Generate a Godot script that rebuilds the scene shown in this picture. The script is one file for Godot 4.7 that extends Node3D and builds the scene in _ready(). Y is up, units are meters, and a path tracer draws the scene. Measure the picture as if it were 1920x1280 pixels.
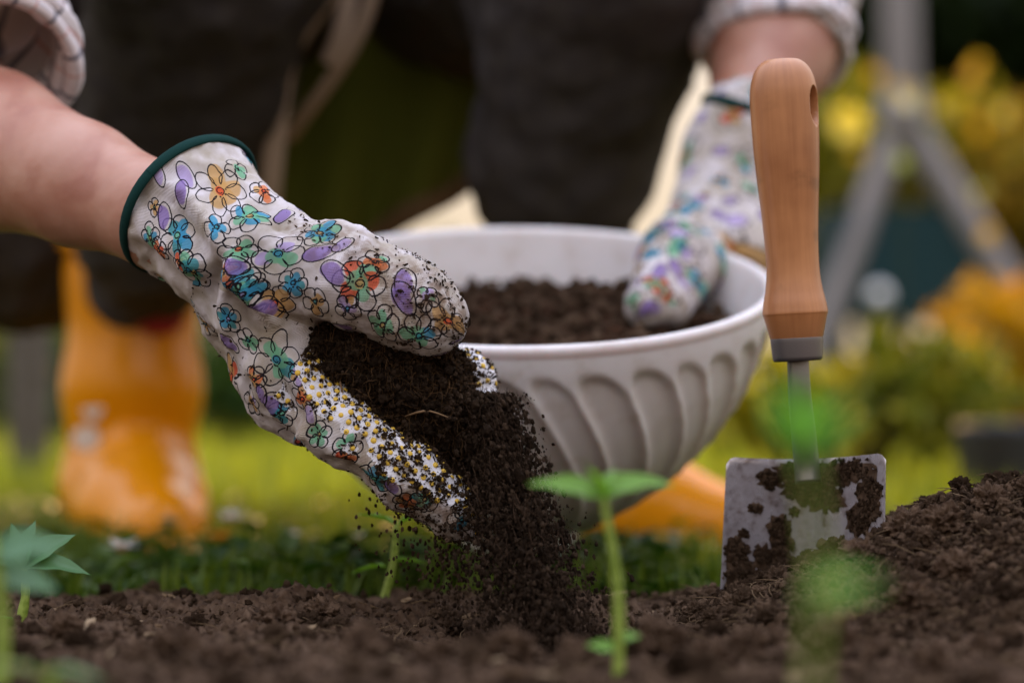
extends Node3D

const FPX := 4533.33          # focal length in pixels of the 1920-wide photograph (85 mm on 36 mm)
const EYE := 0.0886           # height of the lens above the soil
const LAWN := -0.012
var cam_xf: Transform3D
var rng := RandomNumberGenerator.new()
var noise := FastNoiseLite.new()
var noise2 := FastNoiseLite.new()
var M := {}
var taken := {}
var clods: Array = []
var fibre_mesh: ArrayMesh

# ------------------------------------------------------------------ mesh buffer
class Buf:
	var v := PackedVector3Array()
	var uv := PackedVector2Array()
	var c := PackedColorArray()
	var i := PackedInt32Array()
	func vert(p: Vector3, t := Vector2.ZERO) -> int:
		v.append(p)
		uv.append(t)
		return v.size() - 1
	func tri(a: int, b: int, cc: int) -> void:      # counter-clockwise seen from outside
		i.append(a); i.append(cc); i.append(b)
	func quad(a: int, b: int, cc: int, d: int) -> void:
		tri(a, b, cc)
		tri(a, cc, d)
	func grid(first: int, rows: int, cols: int, wrap: bool) -> void:
		for r in rows - 1:
			for k in (cols if wrap else cols - 1):
				var k2 := (k + 1) % cols
				quad(first + r * cols + k, first + r * cols + k2, first + (r + 1) * cols + k2, first + (r + 1) * cols + k)
	func normals() -> PackedVector3Array:
		var n := PackedVector3Array()
		n.resize(v.size())
		for t in range(0, i.size(), 3):
			var a := i[t]; var b := i[t + 1]; var d := i[t + 2]
			var f := (v[d] - v[a]).cross(v[b] - v[a])
			n[a] += f; n[b] += f; n[d] += f
		for k in n.size():
			n[k] = n[k].normalized() if n[k].length_squared() > 1e-24 else Vector3.UP
		return n
	func mesh(n := PackedVector3Array()) -> ArrayMesh:
		var arr := []
		arr.resize(Mesh.ARRAY_MAX)
		arr[Mesh.ARRAY_VERTEX] = v
		arr[Mesh.ARRAY_NORMAL] = n if n.size() == v.size() else normals()
		arr[Mesh.ARRAY_TEX_UV] = uv
		if c.size() == v.size():
			arr[Mesh.ARRAY_COLOR] = c
		arr[Mesh.ARRAY_INDEX] = i
		var m := ArrayMesh.new()
		m.add_surface_from_arrays(Mesh.PRIMITIVE_TRIANGLES, arr)
		return m
	func add(o: Buf) -> void:
		var f := v.size()
		v.append_array(o.v)
		uv.append_array(o.uv)
		c.append_array(o.c)
		for k in o.i:
			i.append(k + f)
	func ring_tube(pts: Array, rad: Array, sides: int, side_dir: Vector3, squash := 1.0, caps := true) -> void:
		var first := v.size()
		var n := pts.size()
		var along := 0.0
		for k in n:
			var t: Vector3 = (pts[mini(k + 1, n - 1)] - pts[maxi(k - 1, 0)]).normalized()
			var x: Vector3 = (side_dir - t * side_dir.dot(t)).normalized()
			var y := t.cross(x)
			if k > 0:
				along += (pts[k] - pts[k - 1]).length()
			for s in sides:
				var a := TAU * s / sides
				vert(pts[k] + x * cos(a) * rad[k] + y * sin(a) * rad[k] * squash, Vector2(float(s) / sides * 4.0, along * 20.0))
		grid(first, n, sides, true)
		if caps:
			var c0 := vert(pts[0]); var c1 := vert(pts[n - 1])
			for s in sides:
				var s2 := (s + 1) % sides
				tri(c0, first + s2, first + s)
				tri(c1, first + (n - 1) * sides + s, first + (n - 1) * sides + s2)

# ------------------------------------------------------------------ naming
func numbered(called: String) -> String:
	var n: int = taken.get(called, 0)
	taken[called] = n + 1
	return called if n == 0 else "%s_%03d" % [called, n]

func tag(o: Node, label: String, category := "", group := "", kind := "") -> Node:
	if label: o.set_meta("label", label)
	if category: o.set_meta("category", category)
	if group: o.set_meta("group", group)
	if kind: o.set_meta("kind", kind)
	return o

func thing(called: String, label: String, category: String, at := Vector3.ZERO, group := "") -> Node3D:
	var o := Node3D.new()
	o.name = numbered(called)
	o.position = at
	add_child(o)
	tag(o, label, category, group)
	return o

func obj(called: String, m: Mesh, mat: Material, parent: Node = null) -> MeshInstance3D:
	var o := MeshInstance3D.new()
	o.mesh = m
	o.material_override = mat
	if parent == null:
		o.name = numbered(called)
		add_child(o)
	else:
		o.name = called
		parent.add_child(o, true)
	return o

func many(called: String, m: Mesh, mat: Material, buf: PackedFloat32Array, parent: Node = null) -> MultiMeshInstance3D:
	var mm := MultiMesh.new()
	mm.transform_format = MultiMesh.TRANSFORM_3D
	mm.use_colors = true
	mm.mesh = m
	mm.instance_count = buf.size() / 16
	mm.buffer = buf
	var o := MultiMeshInstance3D.new()
	o.multimesh = mm
	o.material_override = mat
	o.set_meta("kind", "stuff")
	if parent == null:
		o.name = numbered(called)
		add_child(o)
	else:
		o.name = called
		parent.add_child(o, true)
	return o

func put(buf: PackedFloat32Array, t: Transform3D, col: Color) -> void:
	var b := t.basis
	buf.append_array(PackedFloat32Array([b.x.x, b.y.x, b.z.x, t.origin.x, b.x.y, b.y.y, b.z.y, t.origin.y, b.x.z, b.y.z, b.z.z, t.origin.z, col.r, col.g, col.b, 1.0]))

func any_basis() -> Basis:
	return Basis.from_euler(Vector3(rng.randf() * TAU, rng.randf() * TAU, rng.randf() * TAU))

func P(px: float, py: float, d: float) -> Vector3:   # the point at that depth which stands there in the photograph
	return cam_xf * (Vector3((px - 960.0) / FPX, -(py - 640.0) / FPX, -1.0) * d)

func px_len(px: float, d: float) -> float:
	return px * d / FPX

func spline(pts: Array, n: int) -> Array:
	var out := []
	var m := pts.size()
	for k in n:
		var t := float(k) / (n - 1) * (m - 1)
		var j := mini(int(t), m - 2)
		var f := t - j
		var a = pts[maxi(j - 1, 0)]; var b = pts[j]; var c = pts[j + 1]; var d = pts[mini(j + 2, m - 1)]
		out.append(0.5 * ((2.0 * b) + (c - a) * f + (2.0 * a - 5.0 * b + 4.0 * c - d) * f * f + (3.0 * b - a - 3.0 * c + d) * f * f * f))
	return out

# ------------------------------------------------------------------ smooth-union bodies by surface nets
# bone: [a, b, ra, rb] or [a, b, ra, rb, squash direction, squash factor]
func sdf_body(bones: Array, cell: float, k: float, carve := []) -> Buf:
	var lo := Vector3(1e9, 1e9, 1e9)
	var hi := -lo
	for b in bones:
		var r: float = maxf(b[2], b[3]) + k + cell * 3.0
		for e in 2:
			lo = lo.min(b[e] - Vector3(r, r, r))
			hi = hi.max(b[e] + Vector3(r, r, r))
	var nx := int((hi.x - lo.x) / cell) + 2
	var ny := int((hi.y - lo.y) / cell) + 2
	var nz := int((hi.z - lo.z) / cell) + 2
	var phi := PackedFloat32Array()
	phi.resize(nx * ny * nz)
	phi.fill(1.0)
	for pass_ in 2:
		for b in (bones if pass_ == 0 else carve):
			var a: Vector3 = b[0]
			var ba: Vector3 = b[1] - b[0]
			var bb := maxf(ba.length_squared(), 1e-12)
			var ra: float = b[2]
			var dr: float = b[3] - b[2]
			var kk := k if pass_ == 0 else minf(k, 0.006)
			var r := maxf(b[2], b[3]) + kk + cell * 3.0
			var flat: bool = b.size() > 5
			var fn: Vector3 = b[4] if flat else Vector3.ZERO
			var fs: float = b[5] - 1.0 if flat else 0.0
			var l0: Vector3 = ((b[0].min(b[1]) - Vector3(r, r, r) - lo) / cell).floor()
			var h0: Vector3 = ((b[0].max(b[1]) + Vector3(r, r, r) - lo) / cell).ceil()
			for z in range(maxi(int(l0.z), 0), mini(int(h0.z) + 1, nz)):
				for y in range(maxi(int(l0.y), 0), mini(int(h0.y) + 1, ny)):
					var at := (z * ny + y) * nx
					for x in range(maxi(int(l0.x), 0), mini(int(h0.x) + 1, nx)):
						var pa := lo + Vector3(x, y, z) * cell - a
						if flat:
							pa += fn * (fn.dot(pa) * fs)
						var h := clampf(pa.dot(ba) / bb, 0.0, 1.0)
						var d := (pa - ba * h).length() - ra - dr * h
						var old := phi[at + x]
						if pass_ == 0:
							var q := maxf(kk - absf(old - d), 0.0) / kk
							phi[at + x] = minf(old, d) - q * q * kk * 0.25
						else:
							var q := maxf(kk - absf(old + d), 0.0) / kk
							phi[at + x] = maxf(old, -d) + q * q * kk * 0.25
	var out := Buf.new()
	var which := PackedInt32Array()
	which.resize(nx * ny * nz)
	which.fill(-1)
	var off := [0, 1, nx, nx + 1, nx * ny, nx * ny + 1, nx * ny + nx, nx * ny + nx + 1]
	var corner := [Vector3(0, 0, 0), Vector3(1, 0, 0), Vector3(0, 1, 0), Vector3(1, 1, 0), Vector3(0, 0, 1), Vector3(1, 0, 1), Vector3(0, 1, 1), Vector3(1, 1, 1)]
	var edges := [0, 1, 2, 3, 4, 5, 6, 7, 0, 2, 1, 3, 4, 6, 5, 7, 0, 4, 1, 5, 2, 6, 3, 7]
	var val := PackedFloat32Array()
	val.resize(8)
	for z in nz - 1:
		for y in ny - 1:
			var row := (z * ny + y) * nx
			for x in nx - 1:
				var at := row + x
				var f := phi[at]
				if f > cell * 2.5 or f < -cell * 2.5:
					continue
				var mask := 0
				for e in 8:
					val[e] = phi[at + off[e]]
					if val[e] < 0.0:
						mask |= 1 << e
				if mask == 0 or mask == 255:
					continue
				var sum := Vector3.ZERO
				var cnt := 0
				for e in range(0, 24, 2):
					var p: int = edges[e]
					var q: int = edges[e + 1]
					if (val[p] < 0.0) != (val[q] < 0.0):
						sum += corner[p].lerp(corner[q], val[p] / (val[p] - val[q]))
						cnt += 1
				which[at] = out.vert(lo + (Vector3(x, y, z) + sum / cnt) * cell)
	for z in range(1, nz - 1):
		for y in range(1, ny - 1):
			var row := (z * ny + y) * nx
			for x in range(1, nx - 1):
				var at := row + x
				if which[at] < 0:
					continue
				var s := phi[at] < 0.0
				if s != (phi[at + 1] < 0.0):
					net(out, which, at, nx, nx * ny, s)
				if s != (phi[at + nx] < 0.0):
					net(out, which, at, nx * ny, 1, s)
				if s != (phi[at + nx * ny] < 0.0):
					net(out, which, at, 1, nx, s)
	return out

func net(out: Buf, which: PackedInt32Array, at: int, da: int, db: int, s: bool) -> void:
	var a := which[at - da - db]; var b := which[at - db]; var c := which[at]; var d := which[at - da]
	if a < 0 or b < 0 or c < 0 or d < 0:
		return
	if s:
		out.quad(a, b, c, d)
	else:
		out.quad(a, d, c, b)

func relax(b: Buf, times: int) -> void:
	for t in times:
		var sum := PackedVector3Array()
		sum.resize(b.v.size())
		var cnt := PackedFloat32Array()
		cnt.resize(b.v.size())
		for k in range(0, b.i.size(), 3):
			var x := b.i[k]; var y := b.i[k + 1]; var z := b.i[k + 2]
			sum[x] += b.v[y] + b.v[z]; sum[y] += b.v[x] + b.v[z]; sum[z] += b.v[x] + b.v[y]
			cnt[x] += 2.0; cnt[y] += 2.0; cnt[z] += 2.0
		for k in b.v.size():
			if cnt[k] > 0.0:
				b.v[k] = b.v[k].lerp(sum[k] / cnt[k], 0.5)

# ------------------------------------------------------------------ materials
func lin(r: float, g: float, b: float) -> Color:
	return Color(r, g, b).linear_to_srgb()

func mat(col: Color, rough := 0.8, spec := 0.5) -> StandardMaterial3D:
	var m := StandardMaterial3D.new()
	m.albedo_color = col
	m.roughness = rough
	m.metallic_specular = spec
	return m

func noise_tex(size: int, freq: float, kind: int, octaves: int, seed_: int, ramp: Array = []) -> NoiseTexture2D:
	var n := FastNoiseLite.new()
	n.noise_type = kind
	n.seed = seed_
	n.frequency = freq
	n.fractal_octaves = octaves
	var t := NoiseTexture2D.new()
	t.width = size
	t.height = size
	t.seamless = true
	t.noise = n
	if ramp.size():
		var g := Gradient.new()
		var offs := PackedFloat32Array()
		var cols := PackedColorArray()
		for r in ramp:
			offs.append(r[0])
			cols.append(r[1])
		g.offsets = offs
		g.colors = cols
		t.color_ramp = g
	return t

func triplanar(m: StandardMaterial3D, scale: float) -> StandardMaterial3D:
	m.uv1_triplanar = true
	m.uv1_scale = Vector3.ONE * scale
	return m

func bump(m: StandardMaterial3D, t: Texture2D, cm: float) -> StandardMaterial3D:
	m.heightmap_enabled = true
	m.heightmap_texture = t
	m.heightmap_scale = cm
	return m

func tinted(m: StandardMaterial3D) -> StandardMaterial3D:
	m.vertex_color_use_as_albedo = true
	return m

func make_materials() -> void:
	var fine := noise_tex(256, 0.03, FastNoiseLite.TYPE_SIMPLEX, 5, 3)
	var grain := noise_tex(256, 0.09, FastNoiseLite.TYPE_SIMPLEX, 3, 8)
	var earth := noise_tex(512, 0.02, FastNoiseLite.TYPE_SIMPLEX, 5, 5, [[0.2, Color(0.62, 0.58, 0.55)], [0.5, Color(0.8, 0.78, 0.76)], [0.8, Color(1, 1, 1)]])
	M.soil = bump(triplanar(mat(lin(0.09, 0.057, 0.036), 1.0, 0.25), 12.0), fine, 0.25)
	M.soil.uv1_world_triplanar = true
	M.soil.albedo_texture = earth
	M.crumb = tinted(bump(triplanar(mat(Color.WHITE, 1.0, 0.2), 60.0), grain, 0.05))
	M.fibre = tinted(mat(Color.WHITE, 0.9, 0.2))
	M.skin = bump(triplanar(mat(lin(0.39, 0.205, 0.148), 0.45, 0.45), 8.0), noise_tex(256, 0.12, FastNoiseLite.TYPE_CELLULAR, 2, 4), 0.012)
	M.skin.albedo_texture = noise_tex(256, 0.012, FastNoiseLite.TYPE_SIMPLEX, 4, 21, [[0.2, Color(0.86, 0.75, 0.72)], [0.45, Color(0.95, 0.9, 0.87)], [0.7, Color(1, 1, 1)]])
	M.skin.subsurf_scatter_enabled = true
	M.skin.subsurf_scatter_strength = 0.15
	var denim := bump(triplanar(mat(lin(0.066, 0.058, 0.054), 0.85, 0.25), 20.0), grain, 0.04)
	denim.albedo_texture = noise_tex(256, 0.01, FastNoiseLite.TYPE_SIMPLEX, 4, 14, [[0.2, Color(0.86, 0.86, 0.9)], [0.7, Color(1, 1, 1)]])
	M.denim = denim
	M.apron = bump(triplanar(mat(lin(0.10, 0.112, 0.018), 0.95, 0.15), 15.0), grain, 0.03)
	M.rim_light = mat(lin(0.46, 0.35, 0.27), 0.9, 0.2)  # beige that paints the sunlit rim of the cloth
	M.trim = bump(triplanar(mat(lin(0.007, 0.034, 0.031), 0.85, 0.2), 90.0), grain, 0.03)
	M.boot = mat(lin(0.72, 0.26, 0.002), 0.22, 0.4)
	M.boot_sole = mat(lin(0.55, 0.2, 0.01), 0.6, 0.4)
	M.red = mat(lin(0.28, 0.01, 0.006), 0.5, 0.4)
	M.boot_pale = mat(lin(0.62, 0.5, 0.42), 0.7, 0.3)
	var pl := mat(lin(0.7, 0.67, 0.68), 0.3, 0.5)
	pl.subsurf_scatter_enabled = true
	pl.subsurf_scatter_strength = 0.1
	pl.albedo_texture = noise_tex(512, 0.012, FastNoiseLite.TYPE_SIMPLEX, 5, 61, [[0.3, Color(1, 1, 1)], [0.62, Color(0.985, 0.98, 0.975)], [0.85, Color(0.93, 0.91, 0.89)]])
	triplanar(pl, 7.0)
	M.plastic = pl
	M.steel = mat(lin(0.52, 0.49, 0.53), 0.36)
	M.steel.metallic = 0.55
	M.steel.roughness_texture = noise_tex(256, 0.02, FastNoiseLite.TYPE_SIMPLEX, 5, 31, [[0.2, Color(0.5, 0.5, 0.5)], [0.8, Color(1, 1, 1)]])
	M.steel.albedo_texture = noise_tex(512, 0.02, FastNoiseLite.TYPE_SIMPLEX, 5, 41, [[0.5, Color(1, 1, 1)], [0.72, Color(0.86, 0.83, 0.81)], [0.9, Color(0.5, 0.42, 0.37)]])
	bump(triplanar(M.steel, 10.0), noise_tex(256, 0.15, FastNoiseLite.TYPE_SIMPLEX, 3, 33), 0.006)
	M.dark_steel = mat(lin(0.2, 0.19, 0.2), 0.4)
	M.dark_steel.metallic = 0.9
	var wood := mat(Color.WHITE, 0.33, 0.5)
	wood.albedo_texture = wood_tex()
	M.wood = wood
	M.petal = mat(lin(0.8, 0.76, 0.74), 0.7)
	M.petal.backlight_enabled = true
	M.petal.backlight = Color(0.5, 0.5, 0.5)
	M.grey_metal = mat(lin(0.2, 0.185, 0.19), 0.5)
	M.teal = mat(lin(0.006, 0.03, 0.036), 0.6, 0.3)
	M.black = mat(lin(0.006, 0.006, 0.005), 0.6)
	M.white = mat(lin(0.8, 0.8, 0.82), 0.4)
	M.log = bump(triplanar(mat(lin(0.09, 0.075, 0.06), 0.95), 6.0), fine, 0.6)
	M.bark = bump(triplanar(mat(lin(0.06, 0.045, 0.03), 0.95), 5.0), fine, 0.8)
	M.lawn_soil = triplanar(mat(lin(0.045, 0.06, 0.01), 1.0, 0.2), 3.0)
	M.lawn_soil.albedo_texture = earth
	M.leaf = leafy(Color.WHITE, 0.45)
	M.far_leaf = leafy(Color.WHITE, 0.5)
	M.far_leaf.metallic_specular = 0.35
	M.blade = leafy(Color.WHITE, 0.5)
	M.dot = mat(lin(0.62, 0.4, 0.05), 0.55, 0.4)

func leafy(c: Color, rough: float) -> StandardMaterial3D:
	var m := tinted(mat(c, rough, 0.4))
	m.backlight_enabled = true
	m.backlight = Color(0.9, 0.9, 0.5)
	return m

func wood_tex() -> ImageTexture:
	var w := 256
	var h := 512
	var img := Image.create(w, h, false, Image.FORMAT_RGB8)
	var n := FastNoiseLite.new()
	n.seed = 77
	n.frequency = 0.01
	for y in h:
		for x in w:
			var a := TAU * x / w
			var cx := cos(a) * 40.0
			var cy := sin(a) * 40.0
			var g := n.get_noise_3d(cx * 3.0, cy * 3.0, y * 0.22)
			var f := n.get_noise_3d(cx * 22.0, cy * 22.0, y * 0.6 + 400.0)
			var big := n.get_noise_3d(cx * 0.6, cy * 0.6, y * 0.5 + 900.0)
			var t := clampf(0.5 + g * 0.35 + f * 0.16 + big * 0.55, 0.0, 1.0)
			var c := (Color(0.25, 0.09, 0.031).lerp(Color(0.48, 0.21, 0.082), t) * (1.0 - 0.3 * smoothstep(0.2, 0.6, n.get_noise_3d(cx * 0.9 + 70.0, cy * 0.9, y * 0.9)) - 0.25 * smoothstep(0.9, 1.0, float(y) / h)))
			img.set_pixel(x, y, c.linear_to_srgb())
	return ImageTexture.create_from_image(img)

# ------------------------------------------------------------------ shared small meshes
func icosphere(sub: int) -> Buf:
	var b := Buf.new()
	var t := (1.0 + sqrt(5.0)) / 2.0
	for p in [Vector3(-1, t, 0), Vector3(1, t, 0), Vector3(-1, -t, 0), Vector3(1, -t, 0), Vector3(0, -1, t), Vector3(0, 1, t), Vector3(0, -1, -t), Vector3(0, 1, -t), Vector3(t, 0, -1), Vector3(t, 0, 1), Vector3(-t, 0, -1), Vector3(-t, 0, 1)]:
		b.vert(p.normalized())
	var f := [0, 11, 5, 0, 5, 1, 0, 1, 7, 0, 7, 10, 0, 10, 11, 1, 5, 9, 5, 11, 4, 11, 10, 2, 10, 7, 6, 7, 1, 8, 3, 9, 4, 3, 4, 2, 3, 2, 6, 3, 6, 8, 3, 8, 9, 4, 9, 5, 2, 4, 11, 6, 2, 10, 8, 6, 7, 9, 8, 1]
	for s in sub:
		var mid := {}
		var g := []
		for k in range(0, f.size(), 3):
			var m := []
			for e in 3:
				var x: int = f[k + e]
				var y: int = f[k + (e + 1) % 3]
				var key := mini(x, y) * 100000 + maxi(x, y)
				if not mid.has(key):
					mid[key] = b.vert((b.v[x] + b.v[y]).normalized())
				m.append(mid[key])
			g.append_array([f[k], m[0], m[2], f[k + 1], m[1], m[0], f[k + 2], m[2], m[1], m[0], m[1], m[2]])
		f = g
	for k in range(0, f.size(), 3):
		b.tri(f[k], f[k + 1], f[k + 2])
	return b

func make_clods() -> void:
	for k in 5:
		var b := icosphere(4 if k == 0 else 1)
		noise2.frequency = 1.3
		for j in b.v.size():
			var p := b.v[j]
			var q := p + Vector3(k * 7.3, 1.0, 0.0)
			var d := 1.0 + noise2.get_noise_3dv(q) * 0.55 + noise2.get_noise_3dv(q * 2.7) * 0.4 + ((0.25 - absf(noise2.get_noise_3dv(q * 6.5))) * 0.3 + noise2.get_noise_3dv(q * 15.0) * 0.12 if k == 0 else 0.0)
			b.v[j] = p * d * Vector3(1.0, 0.8, 0.9)
		if k > 0:
			var flat := Buf.new()
			for j in b.i:
				flat.i.append(flat.vert(b.v[j]))
			b = flat
		clods.append(b.mesh())
	var f := Buf.new()
	f.ring_tube(spline([Vector3(0, 0, -0.5), Vector3(0.06, 0.05, -0.15), Vector3(-0.03, 0.08, 0.2), Vector3(0.05, 0, 0.5)], 6), [0.006, 0.014, 0.016, 0.014, 0.01, 0.004], 3, Vector3.RIGHT)
	fibre_mesh = f.mesh()

func soil_tint(dark: float) -> Color:
	var t := rng.randf()
	var c := Color(0.042, 0.024, 0.013).lerp(Color(0.17, 0.108, 0.068), t * t)
	return c * dark

# ------------------------------------------------------------------ soil bed
func mound_at(x: float, z: float) -> float:
	var h := 0.0
	var dx := x - 0.238
	var dz := z + 1.03
	var r := sqrt(dx * dx + dz * dz * 1.2)
	var up := smoothstep(0.19, 0.0, r)
	h += 0.057 * up + 0.013 * up * (noise.get_noise_2d(x * 38.0 + 3.0, z * 38.0) + 0.7 * (0.3 - absf(noise2.get_noise_2d(x * 85.0, z * 85.0))))
	h += 0.004 * exp(-((x - 0.12) * (x - 0.12) + (z + 0.97) * (z + 0.97)) / 0.0016)
	h -= 0.02 * exp(-((x - 0.02) * (x - 0.02) / 0.004 + (z + 0.97) * (z + 0.97) / 0.0035))
	h += 0.008 * exp(-((x + 0.1) * (x + 0.1) / 0.002 + (z + 1.06) * (z + 1.06) / 0.001))
	h += 0.02 * smoothstep(-0.8, -0.5, z) * (0.5 + 0.5 * noise.get_noise_2d(x * 14.0, z * 14.0 + 9.0))
	return h

func soil_height(x: float, z: float, fine: bool) -> float:
	var h := mound_at(x, z)
	h += 0.007 * noise.get_noise_2d(x * 22.0, z * 22.0)
	var e := absf(noise.get_noise_2d(x * 70.0, z * 70.0))
	h += 0.006 * (0.35 - e)
	if fine:
		h += 0.0062 * (0.35 - absf(noise2.get_noise_2d(x * 190.0, z * 190.0)))
		h += 0.004 * (0.3 - absf(noise.get_noise_2d(x * 480.0 + 31.0, z * 480.0)))
	h -= 0.03 * smoothstep(-1.15, -1.24, z)
	return h

func soil_patch(b: Buf, x0: float, x1: float, z0: float, z1: float, step: float, fine: bool, sink := 0.0) -> void:
	var nx := int((x1 - x0) / step) + 1
	var nz := int((z1 - z0) / step) + 1
	var first := b.v.size()
	for z in nz:
		for x in nx:
			var X := x0 + (x1 - x0) * x / (nx - 1)
			var Z := z0 + (z1 - z0) * z / (nz - 1)
			b.vert(Vector3(X, soil_height(X, Z, fine) - sink, Z))
	for z in nz - 1:
		for x in nx - 1:
			var a := first + z * nx + x
			b.quad(a, a + nx, a + nx + 1, a + 1)

func build_soil() -> void:
	noise.frequency = 1.0
	noise2.frequency = 1.0
	var b := Buf.new()
	soil_patch(b, -0.32, 0.36, -1.24, -0.74, 0.0018, true)
	var coarse := Buf.new()
	soil_patch(coarse, -2.5, 2.5, -1.235, 1.5, 0.025, false, 0.006)
	b.add(coarse)
	var bed := obj("soil_bed", b.mesh(), M.soil)
	tag(bed, "dark brown crumbly garden soil in front of the lawn", "", "", "structure")
	var bufs := []
	for k in clods.size():
		bufs.append(PackedFloat32Array())
	var fib := PackedFloat32Array()
	for k in 75000:
		var z := -0.62 - 0.6 * rng.randf()
		var wide := 0.24 * -z + 0.03
		var x := rng.randf_range(-wide, wide)
		if k > 22000:                      # the mound beside the trowel gets the most
			x = rng.randf_range(0.07, 0.3)
			z = rng.randf_range(-1.13, -0.9)
		var s := 0.0004 + 0.0017 * pow(rng.randf(), 3.5)
		if rng.randf() < 0.012:
			s = rng.randf_range(0.002, 0.005)
		var y := soil_height(x, z, true) + s * rng.randf_range(-0.1, 0.6)
		put(bufs[1 + k % 4 if s < 0.003 else 0], Transform3D(any_basis().scaled(Vector3.ONE * s), Vector3(x, y, z)), soil_tint(0.9))
		if k % 45 == 0:
			put(fib, Transform3D(Basis.from_euler(Vector3(rng.randf_range(-0.5, 0.5), rng.randf() * TAU, 0)).scaled(Vector3.ONE * rng.randf_range(0.006, 0.02)), Vector3(x, y + 0.001, z)), Color(0.12, 0.08, 0.045))
	for k in bufs.size():
		if bufs[k].size():
			tag(many("soil_crumbs", clods[k], M.crumb, bufs[k]), "loose brown soil crumbs lying over the soil bed", "soil crumbs", "soil crumbs on the bed")
	tag(many("root_fibres", fibre_mesh, M.fibre, fib), "thin pale root fibres lying in the soil bed", "root fibres")
	# straw and wood bits
	var bits := PackedFloat32Array()
	for k in 110:
		var z := rng.randf_range(-1.13, -0.76)
		var x := rng.randf_range(-0.24, 0.28)
		var l := rng.randf_range(0.003, 0.009)
		var pale := Color(0.1, 0.062, 0.034).lerp(Color(0.26, 0.19, 0.12), pow(rng.randf(), 2.0))
		put(bits, Transform3D(Basis.from_euler(Vector3(rng.randf_range(-0.5, 0.5), rng.randf() * TAU, rng.randf())).scaled_local(Vector3(l * 0.22, l * 0.12, l)), Vector3(x, soil_height(x, z, true) + 0.001, z)), pale)
	tag(many("straw_bits", clods[1], M.fibre, bits), "pale straw and bark bits mixed into the soil bed", "straw bits")
	# countable big clods near the front
	for k in 26:
		var spots: Array = [[1240, 1215, 0.86], [1330, 1225, 0.84], [1700, 1190, 0.93], [1790, 1160, 0.95], [1850, 1230, 0.86], [1560, 1230, 0.85], [1210, 1140, 1.0], [1450, 1190, 0.9], [1640, 1250, 0.84], [330, 1230, 0.85], [420, 1250, 0.83], [680, 1235, 0.85], [820, 1250, 0.83], [960, 1245, 0.84], [1080, 1250, 0.83], [120, 1190, 0.93], [200, 1165, 1.0], [520, 1185, 0.98], [600, 1175, 1.02], [1770, 1090, 0.99], [1860, 1060, 1.0], [1700, 1060, 1.0], [1610, 1100, 0.98], [1400, 1215, 0.87], [260, 1250, 0.83], [1750, 1260, 0.82]]
		var s: Array = spots[k]
		var q := P(s[0], s[1], s[2])
		var r := rng.randf_range(0.006, 0.0105)
		var o := obj("soil_clod", clods[0], M.soil)
		o.transform = Transform3D(any_basis().scaled(Vector3.ONE * r), Vector3(q.x, soil_height(q.x, q.z, true) + r * 0.35, q.z))
		tag(o, "rough brown clod of soil lying on the soil bed", "soil clod", "soil clods on the bed")

# ------------------------------------------------------------------ printed cloth of the gloves
var floral: PackedByteArray
const FT := 1536
const FM := 0.24                 # metres across the cloth
func fpix(x: int, y: int, c: Color, a: float) -> void:
	x = posmod(x, FT)
	y = posmod(y, FT)
	var o := (y * FT + x) * 3
	floral[o] = int(lerpf(floral[o], c.r8, a))
	floral[o + 1] = int(lerpf(floral[o + 1], c.g8, a))
	floral[o + 2] = int(lerpf(floral[o + 2], c.b8, a))

func blot(cx: float, cy: float, rx: float, ry: float, ang: float, c: Color) -> void:
	var R := int(maxf(rx, ry)) + 2
	var ca := cos(ang)
	var sa := sin(ang)
	var wob := rng.randf() * TAU
	for y in range(-R, R + 1):
		for x in range(-R, R + 1):
			var u := (x * ca + y * sa) / rx
			var v := (-x * sa + y * ca) / ry
			var d := u * u + v * v + 0.12 * sin(3.0 * atan2(v, u) + wob)
			if d < 1.0:
				fpix(int(cx) + x, int(cy) + y, c, 0.8 if d < 0.8 else 0.62)

func stroke(pts: Array, wide: float) -> void:
	var ink := Color(0.10, 0.09, 0.11)
	for k in pts.size() - 1:
		var a: Vector2 = pts[k]
		var b: Vector2 = pts[k + 1]
		var n := maxi(int((b - a).length()), 1)
		for s in n:
			var p := a.lerp(b, float(s) / n)
			var w := int(wide)
			for y in range(-w, w + 1):
				for x in range(-w, w + 1):
					if x * x + y * y <= wide * wide:
						fpix(int(p.x) + x, int(p.y) + y, ink, 0.85)

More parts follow.
